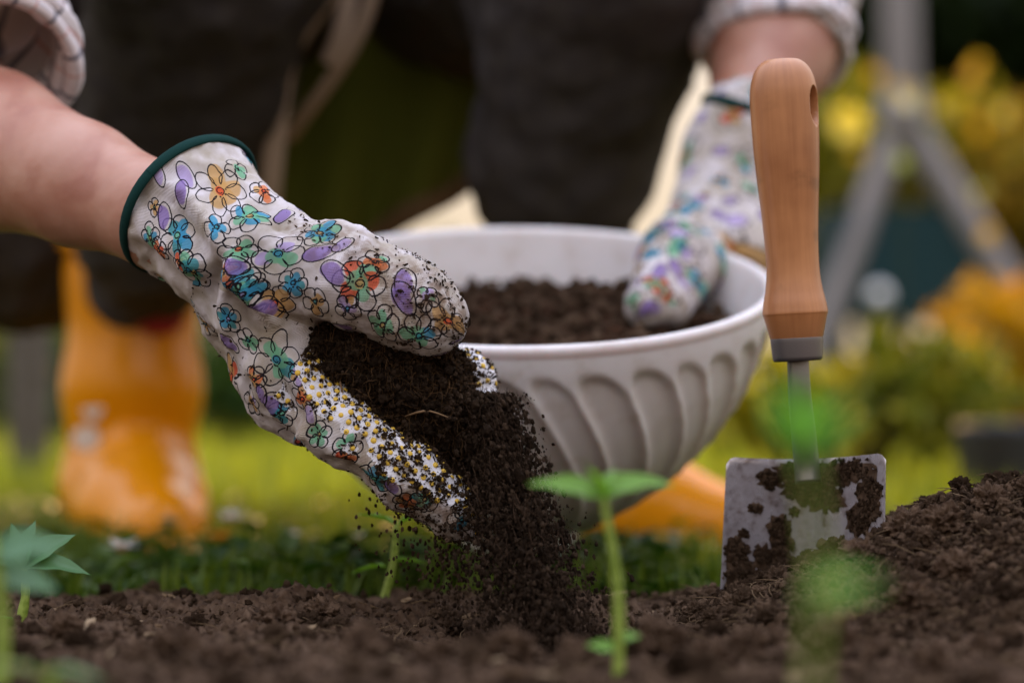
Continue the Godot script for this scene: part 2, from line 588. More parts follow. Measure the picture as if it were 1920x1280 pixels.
func flower(p: Vector2, r: float, cols: Array, petals: int) -> void:
	var a0 := rng.randf() * TAU
	var off := Vector2.from_angle(rng.randf() * TAU) * r * 0.14
	for k in petals:
		var a := a0 + TAU * k / petals + rng.randf_range(-0.12, 0.12)
		var d := Vector2.from_angle(a)
		if rng.randf() < 0.72:
			var c: Color = cols[k % 2]
			blot(p.x + off.x + d.x * r * 0.45, p.y + off.y + d.y * r * 0.45, r * rng.randf_range(0.34, 0.46), r * rng.randf_range(0.26, 0.38), a, c)
	blot(p.x + off.x, p.y + off.y, r * 0.42, r * 0.36, 0.3, cols[0])
	blot(p.x, p.y, r * 0.22, r * 0.17, rng.randf() * 3.0, cols[2])
	for k in petals:
		var a := a0 + TAU * k / petals + rng.randf_range(-0.1, 0.1)
		var d := Vector2.from_angle(a)
		var across := minf(0.62 * tan(PI / petals), 0.46) * r * rng.randf_range(0.9, 1.12)
		var long := r * rng.randf_range(0.36, 0.46)
		var pts := []
		for s in 17:
			var t := (float(s) / 16.0 - 0.5) * TAU * 0.84
			pts.append(p + d * (r * 0.62 + cos(t) * long) + d.orthogonal() * sin(t) * across * (1.0 + 0.06 * sin(t * 5.0 + k)))
		stroke(pts, 1.6)
	var ring := []
	for s in 12:
		ring.append(p + Vector2.from_angle(s * 0.62) * r * (0.1 + 0.008 * s))
	stroke(ring, 1.7)
	for k in 4:
		var q := p + Vector2.from_angle(rng.randf() * TAU) * r * 0.25
		blot(q.x, q.y, 3.5, 3.0, 0.0, Color(0.1, 0.09, 0.1))

func leaflet(p: Vector2, r: float, c: Color) -> void:
	var a := rng.randf() * TAU
	blot(p.x, p.y, r, r * 0.62, a, c)
	var pts := []
	var o := p + Vector2(r * 0.12, -r * 0.1)
	for s in 19:
		var t := TAU * s / 18.0
		var q := Vector2(cos(t) * r * 1.12 * (1.0 if cos(t) < 0.0 else 1.12), sin(t) * r * 0.68)
		pts.append(o + q.rotated(a))
	stroke(pts, 1.7)

var hues := {
	"tan": Color(0.72, 0.56, 0.35), "red": Color(0.78, 0.29, 0.18), "green": Color(0.42, 0.66, 0.52), "blue": Color(0.22, 0.53, 0.68),
	"teal": Color(0.2, 0.5, 0.54), "purple": Color(0.5, 0.41, 0.66), "lilac": Color(0.64, 0.57, 0.76), "orange": Color(0.78, 0.42, 0.25),
}

func start_cloth() -> void:
	floral = PackedByteArray()
	floral.resize(FT * FT * 3)
	var n := FastNoiseLite.new()
	n.frequency = 0.006
	n.seed = 5
	var lut := PackedFloat32Array()
	for y in FT / 4:
		for x in FT / 4:
			lut.append(n.get_noise_2d(x * 4, y * 4) + 0.4 * n.get_noise_2d(x * 13, y * 13))
	for y in FT:
		for x in FT:
			var t := clampf(0.62 + lut[(y / 4) * (FT / 4) + x / 4] * 0.9, 0.0, 1.0)
			var w := -17 if (x + 2 * y) % 9 < 3 else 0
			var o := (y * FT + x) * 3
			floral[o] = int(172 + 38 * t) + w
			floral[o + 1] = int(162 + 42 * t) + w
			floral[o + 2] = int(148 + 60 * t) + w

func bone_path(pts: Array) -> Dictionary:
	var dir: Vector3 = (pts[-1][0] - pts[0][0]).normalized()
	var c := []
	for p in pts:
		c.append((p[0] - pts[0][0]).dot(dir))
	var n1 := (Vector3.BACK - dir * dir.z).normalized()
	return {"p": pts, "c": c, "dir": dir, "n1": n1, "n2": dir.cross(n1)}

# (distance along the chain, angle round it from the side that is turned to the front, radius there, distance to the axis)
func chain_at(ch: Dictionary, q: Vector3) -> Vector4:
	var pts: Array = ch.p
	var first: Vector3 = pts[0][0]
	var dir: Vector3 = ch.dir
	var u := (q - first).dot(dir)
	var k := 0
	while k < pts.size() - 2 and u > ch.c[k + 1]:
		k += 1
	var t: float = clampf((u - ch.c[k]) / (ch.c[k + 1] - ch.c[k]), 0.0, 1.0)
	var rel: Vector3 = q - (pts[k][0] as Vector3).lerp(pts[k + 1][0], t)
	rel -= dir * rel.dot(dir)
	return Vector4(u, atan2(rel.dot(ch.n2), rel.dot(ch.n1)), lerpf(pts[k][1], pts[k + 1][1], t), rel.length())

func cloth_uv(ch: Dictionary, q: Vector3, base: Vector2) -> Vector2:
	var c := chain_at(ch, q)
	return base + Vector2(c.x, c.y * c.z)

# cuts a body by the sign of a value at each vertex; returns [where it is below zero, where it is above]
func split(b: Buf, n: PackedVector3Array, f: PackedFloat32Array) -> Array:
	var out := [Buf.new(), Buf.new()]
	var nn := [PackedVector3Array(), PackedVector3Array()]
	var maps := [{}, {}]
	var cuts := [{}, {}]
	for t in range(0, b.i.size(), 3):
		var id := [b.i[t], b.i[t + 2], b.i[t + 1]]
		for s in 2:
			var poly := []
			for e in 3:
				var p: int = id[e]
				var q: int = id[(e + 1) % 3]
				var ip := (f[p] < 0.0) == (s == 0)
				var iq := (f[q] < 0.0) == (s == 0)
				if ip:
					if not maps[s].has(p):
						maps[s][p] = out[s].vert(b.v[p])
						nn[s].append(n[p])
					poly.append(maps[s][p])
				if ip != iq:
					var key := Vector2i(mini(p, q), maxi(p, q))
					if not cuts[s].has(key):
						var h := f[p] / (f[p] - f[q])
						cuts[s][key] = out[s].vert(b.v[p].lerp(b.v[q], h))
						nn[s].append(n[p].lerp(n[q], h).normalized())
					poly.append(cuts[s][key])
			for k in range(1, poly.size() - 1):
				out[s].tri(poly[0], poly[k], poly[k + 1])
	return [out[0], nn[0], out[1], nn[1]]

func map_cloth(b: Buf, n: PackedVector3Array, ch: Dictionary, base: Vector2) -> ArrayMesh:
	# every triangle unwraps round its chain without crossing the seam at the back
	var o := Buf.new()
	var on := PackedVector3Array()
	for t in range(0, b.i.size(), 3):
		var cs := []
		var big := 0.0
		for e in 3:
			cs.append(chain_at(ch, b.v[b.i[t + e]]))
		for e in 3:
			var c: Vector4 = cs[e]
			if absf(c.y - cs[0].y) > PI:
				c.y += TAU * signf(cs[0].y - c.y)
			o.vert(b.v[b.i[t + e]], (base + Vector2(c.x, c.y * c.z)) / FM)
			on.append(n[b.i[t + e]])
			o.i.append(o.v.size() - 1)
	return o.mesh(on)

var glove_a := {}
var glove_b := {}
const BASE_A := Vector2(0.03, 0.085)
const BASE_B := Vector2(0.03, 0.205)
const GD := 1.03

func G(px: float, py: float, dz: float) -> Vector3:
	return P(px, py, GD + dz)

func gr(px: float) -> float:
	return px * GD / FPX

func on_surface(vs: PackedVector3Array, scr: PackedVector2Array, px: float, py: float) -> Vector3:
	var best := 1e9
	var out := Vector3.ZERO
	var q := Vector2(px, py)
	for k in vs.size():
		var d := scr[k].distance_to(q)
		if d < 60.0:
			var cost := d - vs[k].z * 3000.0       # the nearest skin of cloth in front
			if cost < best:
				best = cost
				out = vs[k]
	return out

func print_flowers(vs: PackedVector3Array) -> void:
	var scr := screen_of(vs)
	var spots: Array[Vector3] = []
	var k := FT / FM
	var A := [[412, 355, 60, "tan", "tan", "red", 7], [450, 300, 28, "green", "green", "green", 4], [500, 345, 30, "orange", "tan", "red", 5], [330, 440, 40, "blue", "teal", "green", 6], [278, 445, 26, "green", "blue", "tan", 5],
		[290, 385, 18, "tan", "tan", "green", 4], [262, 482, 22, "orange", "red", "tan", 5], [306, 512, 22, "orange", "red", "tan", 4], [347, 518, 36, "teal", "green", "blue", 5], [470, 402, 42, "green", "blue", "tan", 6],
		[408, 422, 30, "blue", "blue", "teal", 4], [450, 466, 33, "green", "green", "red", 5], [520, 480, 50, "green", "lilac", "blue", 5], [600, 434, 36, "blue", "green", "tan", 6], [550, 530, 32, "blue", "teal", "blue", 5],
		[510, 572, 38, "tan", "tan", "red", 5], [587, 568, 29, "tan", "tan", "teal", 5], [425, 532, 38, "blue", "teal", "red", 5], [470, 545, 28, "green", "green", "green", 5], [675, 533, 46, "green", "red", "tan", 6],
		[702, 486, 27, "orange", "green", "red", 5], [842, 600, 42, "tan", "tan", "red", 6], [784, 634, 36, "green", "blue", "teal", 6], [716, 612, 32, "green", "green", "tan", 5], [392, 492, 22, "tan", "orange", "tan", 4], [442, 566, 30, "blue", "teal", "lilac", 5], [650, 580, 24, "lilac", "tan", "blue", 5], [800, 555, 20, "lilac", "green", "tan", 5]]
	var AL := [[345, 328, 22, "lilac"], [340, 356, 20, "purple"], [305, 402, 19, "purple"], [595, 470, 23, "purple"], [620, 510, 22, "purple"], [755, 533, 23, "purple"], [757, 562, 22, "purple"], [438, 505, 17, "purple"], [482, 592, 22, "purple"], [530, 402, 17, "purple"], [640, 455, 15, "lilac"]]
	var B := [[515, 680, 52, "green", "teal", "blue", 6], [460, 640, 27, "green", "green", "teal", 5], [430, 600, 30, "blue", "teal", "lilac", 5], [550, 748, 30, "orange", "tan", "red", 5], [528, 778, 28, "teal", "blue", "green", 5], [600, 812, 25, "green", "green", "tan", 5], [655, 838, 26, "green", "green", "lilac", 4], [692, 905, 34, "teal", "blue", "green", 5], [640, 882, 22, "orange", "red", "tan", 5], [760, 945, 24, "orange", "tan", "green", 5], [868, 975, 24, "blue", "blue", "teal", 5], [800, 935, 26, "green", "teal", "tan", 5], [470, 710, 24, "tan", "orange", "red", 5], [565, 700, 22, "lilac", "tan", "blue", 5]]
	var BL := [[425, 648, 18, "purple"], [505, 757, 17, "purple"], [480, 745, 15, "purple"], [575, 775, 15, "lilac"], [730, 930, 14, "purple"]]
	for set_ in [[A, glove_a, BASE_A, -0.022], [B, glove_b, BASE_B, -0.012]]:
		for f in set_[0]:
			var at := cloth_uv(set_[1], on_surface(vs, scr, f[0], f[1]), set_[2]) * k
			spots.append(Vector3(at.x, at.y, gr(f[2]) * 1.06 * k))
			flower(at, gr(f[2]) * 0.96 * k, [hues[f[3]], hues[f[4]], hues[f[5]]], f[6])
	for set_ in [[AL, glove_a, BASE_A, -0.022], [BL, glove_b, BASE_B, -0.012]]:
		for f in set_[0]:
			var at := cloth_uv(set_[1], on_surface(vs, scr, f[0], f[1]), set_[2]) * k
			spots.append(Vector3(at.x, at.y, gr(f[2]) * 1.15 * k))
			leaflet(at, gr(f[2]) * 1.15 * k, hues[f[3]])
	var stains := [[560, 420, 60, 0.5, 0], [640, 450, 70, 0.55, 0], [720, 490, 70, 0.5, 0], [800, 545, 80, 0.6, 0], [850, 600, 80, 0.7, 0], [700, 600, 80, 0.4, 0], [560, 590, 60, 0.35, 0], [400, 500, 50, 0.3, 0], [750, 930, 80, 0.7, 1], [820, 960, 80, 0.7, 1], [680, 880, 70, 0.5, 1], [560, 800, 60, 0.35, 1], [500, 720, 70, 0.25, 1], [870, 985, 60, 0.6, 1]]
	# the rest of the cloth
	for j in 900:
		var p := Vector2(rng.randf(), rng.randf()) * FT
		var r := rng.randf_range(0.0045, 0.0105) * k
		var free := true
		for o in spots:
			var dx := absf(o.x - p.x)
			var dy := absf(o.y - p.y)
			if Vector2(minf(dx, FT - dx), minf(dy, FT - dy)).length() < (o.z + r) * 1.12:
				free = false
				break
		if not free:
			continue
		spots.append(Vector3(p.x, p.y, r))
		if r < 0.0053 * k:
			leaflet(p, r * 0.8, hues[["purple", "lilac"][j % 2]])
		else:
			var a: String = ["tan", "green", "blue", "orange", "teal", "green"][rng.randi() % 6]
			var b: String = ["tan", "green", "blue", "lilac", "teal", "red"][rng.randi() % 6]
			flower(p, r, [hues[a], hues[b], hues[["red", "tan", "blue"][j % 3]]], 4 + j % 3)
	for e in stains:
		var ch: Dictionary = glove_b if e[4] else glove_a
		stain(cloth_uv(ch, on_surface(vs, scr, e[0], e[1]), BASE_B if e[4] else BASE_A) * k, gr(e[2]) * k, e[3] * 0.6)

func stain(p: Vector2, rad: float, strong: float) -> void:
	var n := FastNoiseLite.new()
	n.seed = 19
	n.frequency = 0.03
	n.fractal_octaves = 4
	for y in range(-int(rad), int(rad)):
		for x in range(-int(rad), int(rad)):
			var d := Vector2(x, y).length() / rad
			if d < 1.0:
				var a := (1.0 - d * d) * strong * clampf(0.45 + n.get_noise_2d(p.x + x, p.y + y) * 1.5, 0.0, 1.0)
				if a > 0.02:
					fpix(int(p.x) + x, int(p.y) + y, Color(0.36, 0.26, 0.18), a)

func cloth_material() -> StandardMaterial3D:
	var img := Image.create_from_data(FT, FT, false, Image.FORMAT_RGB8, floral)
	var m := mat(Color.WHITE, 0.92, 0.2)
	m.albedo_texture = ImageTexture.create_from_image(img)
	var tile := Image.create(FT, FT, false, Image.FORMAT_L8)
	var t := Image.create(96, 96, false, Image.FORMAT_L8)
	for y in 96:
		for x in 96:
			var w := 0.5 + 0.5 * sin(TAU * (x + 2.0 * y) / 8.0)
			var u := 0.5 + 0.5 * sin(TAU * (x - y) / 6.0)
			t.set_pixel(x, y, Color.from_hsv(0, 0, 0.7 * w + 0.3 * u))
	for y in FT / 96:
		for x in FT / 96:
			tile.blit_rect(t, Rect2i(0, 0, 96, 96), Vector2i(x * 96, y * 96))
	bump(m, ImageTexture.create_from_image(tile), 0.035)
	return m

# folds: [pixels of the photograph that the fold runs over, depth, width]; they are laid on the nearest cloth and pushed out or in
func wrinkle(b: Buf, n: PackedVector3Array, amp: float, folds: Array) -> void:
	var scr := screen_of(b.v)
	var lines := []
	for f in folds:
		var px := spline(f[0], 2 + f[0].size() * 2)
		var pts := []
		for q in px:
			pts.append(on_surface(b.v, scr, q.x, q.y))
		lines.append([pts, f[1], f[2]])
	for k in b.v.size():
		var p := b.v[k]
		var d := amp * (noise.get_noise_3dv(p * 45.0) + 1.4 * (0.25 - absf(noise.get_noise_3dv(p * 62.0 + Vector3(9, 3, 1)))) + 0.6 * (0.25 - absf(noise2.get_noise_3dv(p * 150.0))))
		for l in lines:
			var pts: Array = l[0]
			var best := 1e9
			var where := 0.0
			for j in pts.size() - 1:
				var a: Vector3 = pts[j]
				var ab: Vector3 = pts[j + 1] - a
				var t := clampf((p - a).dot(ab) / maxf(ab.length_squared(), 1e-9), 0.0, 1.0)
				var e := (p - a - ab * t).length_squared()
				if e < best:
					best = e
					where = (j + t) / (pts.size() - 1)
			var dist: float = sqrt(best) / l[2]
			if dist < 3.0:
				d += l[1] * pow(sin(clampf(where, 0.04, 0.96) * PI), 0.6) * exp(-dist * dist)
		b.v[k] = p + n[k] * d

func screen_of(vs: PackedVector3Array) -> PackedVector2Array:
	var scr := PackedVector2Array()
	var inv := cam_xf.affine_inverse()
	for p in vs:
		var q := inv * p
		scr.append(Vector2(960.0 - q.x / q.z * FPX, 640.0 + q.y / q.z * FPX))
	return scr

func build_glove(person: Node3D) -> void:
	glove_a = bone_path([[G(330, 365, 0.03), 0.034], [G(450, 482, 0.008), 0.029], [G(640, 510, -0.006), 0.0195], [G(770, 570, -0.004), 0.017], [G(815, 600, -0.002), 0.0155]])
	glove_b = bone_path([[G(420, 560, 0.012), 0.026], [G(540, 700, 0.008), 0.018], [G(640, 800, 0.0), 0.0145], [G(760, 890, 0.0), 0.0125], [G(870, 975, 0.004), 0.009]])
	var z := Vector3.BACK
	var bones := [
		[G(295, 332, 0.041), G(455, 485, 0.012), gr(158), gr(122)],
		[G(455, 485, 0.012), G(545, 660, 0.018), gr(118), gr(88)],
		[G(430, 610, 0.02), G(520, 740, 0.02), gr(42), gr(52)],
		[G(515, 770, 0.018), G(560, 812, 0.014), gr(34), gr(20)],
		[G(490, 485, 0.004), G(640, 512, -0.006), gr(92), gr(84)],
		[G(640, 512, -0.006), G(760, 568, -0.004), gr(82), gr(76)],
		[G(760, 568, -0.004), G(812, 600, -0.002), gr(76), gr(64)],
		[G(530, 690, 0.01), G(640, 800, 0.0), gr(74), gr(60)],
		[G(640, 800, 0.0), G(760, 890, 0.0), gr(59), gr(53)],
		[G(760, 890, 0.0), G(845, 955, 0.003), gr(53), gr(44)],
		[G(845, 955, 0.003), G(880, 985, 0.004), gr(43), gr(28)],
		[G(560, 690, 0.035), G(690, 800, 0.038), gr(62), gr(52)],
		[G(690, 800, 0.038), G(820, 860, 0.036), gr(50), gr(42)],
		[G(570, 650, 0.055), G(760, 720, 0.066), gr(60), gr(48)],
		[G(760, 690, 0.06), G(876, 710, 0.042), gr(48), gr(42)],
		[G(876, 710, 0.042), G(900, 776, 0.034), gr(42), gr(35)],
	]
	var body := sdf_body(bones, 0.0021, 0.011)
	relax(body, 2)
	var n := body.normals()
	wrinkle(body, n, 0.0025, [
		[[Vector2(318, 342), Vector2(360, 385), Vector2(405, 450), Vector2(425, 505), Vector2(432, 545)], 0.00675, 0.0042],
		[[Vector2(305, 365), Vector2(345, 415), Vector2(385, 475), Vector2(405, 520)], -0.006075, 0.0048],
		[[Vector2(372, 345), Vector2(430, 420), Vector2(470, 480), Vector2(480, 520)], -0.00297, 0.007],
		[[Vector2(400, 498), Vector2(440, 530), Vector2(480, 570), Vector2(525, 615)], 0.00675, 0.0036],
		[[Vector2(398, 530), Vector2(430, 565), Vector2(470, 605), Vector2(510, 640)], -0.00567, 0.0042],
		[[Vector2(395, 505), Vector2(385, 545), Vector2(388, 590)], -0.008775, 0.0045],
		[[Vector2(425, 470), Vector2(408, 500), Vector2(398, 530)], -0.00675, 0.0035],
		[[Vector2(260, 480), Vector2(310, 530), Vector2(360, 565), Vector2(395, 580)], -0.00405, 0.006],
		[[Vector2(400, 600), Vector2(425, 625), Vector2(440, 655)], 0.0054, 0.004],
		[[Vector2(270, 430), Vector2(330, 490), Vector2(380, 520)], 0.00405, 0.006],
		[[Vector2(470, 360), Vector2(510, 400), Vector2(560, 430)], -0.00351, 0.006],
		[[Vector2(455, 660), Vector2(490, 720), Vector2(530, 790)], 0.00405, 0.005],
		[[Vector2(490, 650), Vector2(530, 720), Vector2(560, 790), Vector2(575, 815)], -0.00513, 0.0045],
		[[Vector2(520, 640), Vector2(560, 720), Vector2(600, 790)], 0.0027, 0.004],
		[[Vector2(600, 835), Vector2(660, 865), Vector2(740, 905)], 0.00297, 0.003],
		[[Vector2(600, 860), Vector2(650, 890), Vector2(720, 925)], -0.003375, 0.003],
		[[Vector2(560, 455), Vector2(620, 470), Vector2(690, 500)], -0.00162, 0.006],
		[[Vector2(700, 560), Vector2(740, 575), Vector2(790, 600)], -0.00135, 0.005],
		[[Vector2(540, 800), Vector2(560, 815), Vector2(572, 826)], 0.00675, 0.004],
	])
	relax(body, 1)
	n = body.normals()
	var ax := (G(455, 485, 0.012) - G(345, 380, 0.032)).normalized()
	var c0 := G(350, 384, 0.031)
	var cut := PackedFloat32Array()
	for p in body.v:
		cut.append((p - c0).dot(ax))
	var open_cuff := split(body, n, cut)
	body = open_cuff[2]
	n = open_cuff[3]
	start_cloth()
	print_flowers(body.v)
	M.cloth = cloth_material()
	var f := PackedFloat32Array()
	f.resize(body.v.size())
	for k in body.v.size():
		var p := body.v[k]
		var da := chain_at(glove_a, p)
		var db := chain_at(glove_b, p)
		f[k] = (da.w - da.z) - (db.w - db.z) if da.x > 0.035 else -0.01
		if p.z < G(0, 0, 0.026).z and db.x > 0.06:
			f[k] = 0.01
	var halves := split(body, n, f)
	var glove := obj("glove", map_cloth(halves[0], halves[1], glove_a, BASE_A), M.cloth, person)
	tag(glove, "floral gardening glove cupped full of dark soil")
	# the fingers: print behind, white knit with rubber dots on the gripping side
	var low: Buf = halves[2]
	var zf := PackedFloat32Array()
	for p in low.v:
		zf.append(p.z - G(0, 0, 0.026).z)
	var depth := split(low, halves[3], zf)
	var glove_c := bone_path([[G(600, 660, 0.055), 0.014], [G(876, 710, 0.042), 0.0105], [G(905, 790, 0.034), 0.008]])
	low = depth[2]
	var far_mesh := map_cloth(depth[0], depth[1], glove_c, BASE_B)
	var g := PackedFloat32Array()
	g.resize(low.v.size())
	var up := (G(700, 760, 0.0) - G(640, 830, 0.0)).normalized()
	for k in low.v.size():
		var p := low.v[k]
		var c := chain_at(glove_b, p)
		var nrm: Vector3 = depth[3][k]
		var inner := nrm.dot((up * 0.86 + z * 0.3).normalized()) - 0.38
		if p.z < G(0, 0, 0.022).z:
			inner = nrm.dot((up + z * 0.6).normalized()) + 0.2
		g[k] = inner if c.x > 0.045 else -0.5
	var fingers := split(low, depth[3], g)
	obj("finger_backs", map_cloth(fingers[0], fingers[1], glove_b, BASE_B), M.cloth, glove)
	var knit := bump(mat(lin(0.7, 0.69, 0.74), 0.95, 0.2), M.cloth.heightmap_texture, 0.03)
	var palm_mesh := map_cloth(fingers[2], fingers[3], glove_b, BASE_B)
	obj("palm_patch", palm_mesh, knit, glove)
	obj("far_fingers", far_mesh, knit, glove)
	rubber_dots(palm_mesh, glove, 200)
	rubber_dots(far_mesh, glove, 90, G(835, 700, 0.04).x)
	# bound edge of the cuff
	var u := (z - ax * ax.z).normalized()
	var w := ax.cross(u)
	var pts := []
	var rad := []
	for k in 49:
		var a := TAU * k / 48.0
		var r := gr(154) + 0.0008 * sin(a * 3.0 + 1.0)
		pts.append(c0 + (u * cos(a) + w * sin(a)) * r + ax * 0.0012 * sin(a * 2.0))
		rad.append(0.0026)
	var tb := Buf.new()
	tb.ring_tube(pts, rad, 10, ax, 0.5, false)
	obj("cuff_trim", tb.mesh(), M.trim, glove)

func rubber_dots(palm: ArrayMesh, glove: Node, most: int, from_x := -9.0) -> void:
	var arr := palm.surface_get_arrays(0)
	var v: PackedVector3Array = arr[Mesh.ARRAY_VERTEX]
	var uv: PackedVector2Array = arr[Mesh.ARRAY_TEX_UV]
	var n: PackedVector3Array = arr[Mesh.ARRAY_NORMAL]
	var dome := Buf.new()
	for r in 4:
		for s in 10:
			var e := (1.0 - r / 3.0) * PI / 2.0
			var a := TAU * s / 10.0
			dome.vert(Vector3(cos(a) * sin(e), cos(e) * 0.55, sin(a) * sin(e)))
	for r in 3:
		for s in 10:
			var s2 := (s + 1) % 10
			dome.quad(r * 10 + s, (r + 1) * 10 + s, (r + 1) * 10 + s2, r * 10 + s2)
	var dm := dome.mesh()
	var pitch := 0.0043
	var done := {}
	var cnt := 0
	for t in range(0, v.size(), 3):
		var a := uv[t] * FM
		var b := uv[t + 1] * FM
		var c := uv[t + 2] * FM
		var den := (b - a).cross(c - a)
		if absf(den) < 1e-14 or n[t].z < -0.15:
			continue
		var lo := a.min(b).min(c)
		var hi := a.max(b).max(c)
		for row in range(int(floor(lo.y / (pitch * 0.866))), int(hi.y / (pitch * 0.866)) + 2):
			for col in range(int(floor(lo.x / pitch)) - 1, int(hi.x / pitch) + 2):
				var q := Vector2((col + 0.5 * (row % 2)) * pitch, row * pitch * 0.866)
				var l1 := (q - a).cross(c - a) / den
				var l2 := (b - a).cross(q - a) / den
				if l1 < 0.0 or l2 < 0.0 or l1 + l2 > 1.0 or cnt >= most:
					continue
				var p := v[t] * (1.0 - l1 - l2) + v[t + 1] * l1 + v[t + 2] * l2
				if p.x < from_x:
					continue
				var key := Vector3i(p * 400.0)
				if done.has(key):
					continue
				done[key] = true
				cnt += 1
				var y := n[t]
				var x := y.cross(Vector3(0.3, 0.5, 0.8)).normalized()
				var o := obj("rubber_dot", dm, M.dot, glove)
				var s := 0.00125 * rng.randf_range(0.9, 1.12)
				o.transform = Transform3D(Basis(x * s, y * s, x.cross(y) * s), p)

# ------------------------------------------------------------------ soil in the hand and pouring from it
func build_handful() -> void:
	var t := thing("handful_of_soil", "heap of dark fibrous soil cupped in the floral glove", "soil")
	var bones := [
		[G(630, 650, 0.012), G(700, 720, 0.016), gr(66), gr(92)],
		[G(700, 720, 0.016), G(790, 770, 0.02), gr(96), gr(92)],
		[G(780, 740, 0.02), G(826, 715, 0.026), gr(80), gr(50)],
		[G(780, 790, 0.02), G(872, 862, 0.022), gr(76), gr(46)],
		[G(870, 850, 0.028), G(935, 920, 0.03), gr(48), gr(36)],
		[G(610, 700, 0.004), G(590, 690, 0.0), gr(28), gr(16)],
		[G(700, 650, 0.012), G(800, 680, 0.016), gr(60), gr(50)],
	]
	var b := sdf_body(bones, 0.003, 0.012)
	relax(b, 1)
	var n := b.normals()
	for k in b.v.size():
		var p := b.v[k]
		b.v[k] = p + n[k] * (0.006 * noise.get_noise_3dv(p * 70.0) + 0.004 * noise2.get_noise_3dv(p * 170.0) + 0.0025 * noise2.get_noise_3dv(p * 340.0))
	n = b.normals()
	var dark: StandardMaterial3D = M.soil.duplicate()
	dark.albedo_color = lin(0.024, 0.016, 0.01)
	M.peat = dark
	obj("soil_heap", b.mesh(n), dark, t)
	var bufs := [PackedFloat32Array(), PackedFloat32Array(), PackedFloat32Array(), PackedFloat32Array(), PackedFloat32Array()]
	var fib := PackedFloat32Array()
	for k in 30000:
		var j := rng.randi() % b.v.size()
		var s := 0.0003 + 0.0009 * pow(rng.randf(), 3.0)
		if rng.randf() < 0.004:
			s = rng.randf_range(0.0015, 0.0026)
		var p := b.v[j] + Vector3(rng.randf_range(-1, 1), rng.randf_range(-1, 1), rng.randf_range(-1, 1)) * 0.0016 + n[j] * s * rng.randf()
		put(bufs[k % 4 + 1], Transform3D(any_basis().scaled(Vector3.ONE * s), p), soil_tint(0.42))
		if k % 4 == 0:
			put(fib, Transform3D(any_basis().scaled(Vector3.ONE * rng.randf_range(0.003, 0.009)), p + n[j] * 0.0006), Color(0.12, 0.066, 0.03) * rng.randf_range(0.25, 1.0))
	for k in range(1, 5):
		many("soil_crumbs", clods[k], M.crumb, bufs[k], t)
	many("peat_fibres", fibre_mesh, M.fibre, fib, t)
	for e in [[[632, 690], [645, 750], [655, 770]], [[650, 735], [652, 750], [651, 762]], [[760, 780], [800, 770], [840, 782]]]:
		var tw := Buf.new()
		tw.ring_tube(spline([G(e[0][0], e[0][1], -0.006), G(e[1][0], e[1][1], -0.008), G(e[2][0], e[2][1], -0.006)], 8), [0.0002, 0.0004, 0.0005, 0.0005, 0.0005, 0.0004, 0.0003, 0.0002], 5, Vector3.RIGHT)
		obj("twig", tw.mesh(), mat(lin(0.2, 0.12, 0.06), 0.9), t)

func build_falling() -> void:
	var bufs := [PackedFloat32Array(), PackedFloat32Array(), PackedFloat32Array(), PackedFloat32Array(), PackedFloat32Array()]
	var fib := PackedFloat32Array()
	for k in 15000:
		var t := pow(rng.randf(), 1.35)
		var side := rng.randf_range(-1, 1)
		var px := lerpf(918.0, 1055.0, pow(t, 1.1)) + rng.randfn() * lerpf(24.0, 62.0, t) - absf(rng.randfn()) * lerpf(8.0, 60.0, t) * (1.0 if k % 3 == 0 else 0.0)
		var py := lerpf(735, 1250, t) + absf(side) * 20.0
		var d := lerpf(1.052, 0.975, t) + rng.randfn() * 0.012
		var p := P(px, py, d)
		var floor_y := soil_height(p.x, p.z, false)
		if p.y < floor_y:
			continue
		var fall := Vector3(0.32 - 0.3 * t + side * 0.12, -1.0, 0).normalized()
		var s := 0.00025 + 0.0010 * pow(rng.randf(), 3.0)
		if rng.randf() < 0.004:
			s = rng.randf_range(0.0015, 0.0026)
		var ax := fall.cross(Vector3.BACK).normalized()
		var bs := Basis(ax, fall, ax.cross(fall)) * Basis(Vector3.UP, rng.randf() * TAU)
		put(bufs[1 + k % 4], Transform3D(bs * Basis.from_scale(Vector3(s, s * rng.randf_range(1.0, 2.2), s)), p), soil_tint(0.45))
		if k % 10 < 3:
			var l := rng.randf_range(0.003, 0.010)
			var bz := Basis(ax, ax.cross(fall), fall) * Basis.from_euler(Vector3(rng.randfn() * 0.35, rng.randfn() * 0.35, rng.randf() * TAU))
			put(fib, Transform3D(bz.scaled_local(Vector3(l * 0.9, l * 0.9, l)), p), Color(0.08, 0.048, 0.03) * rng.randf_range(0.2, 1.0))
	# sparse grains that drop from under the fingers
	for k in 420:
		var px := 880.0 - absf(rng.randfn()) * 75.0
		var py := 930.0 + (px - 690.0) * 0.4 + absf(rng.randfn()) * 110.0
		var p := P(px, py, 1.04 + rng.randfn() * 0.012)
		var s := 0.0003 + 0.0006 * rng.randf()
		put(bufs[1 + k % 4], Transform3D(any_basis().scaled(Vector3(s, s * 1.5, s)), p), soil_tint(0.7))
	var t := thing("falling_soil", "stream of dark soil pouring from the glove onto the bed", "soil")
	for k in range(1, 5):
		many("falling_crumbs", clods[k], M.crumb, bufs[k], t)
	many("falling_fibres", fibre_mesh, M.fibre, fib, t)

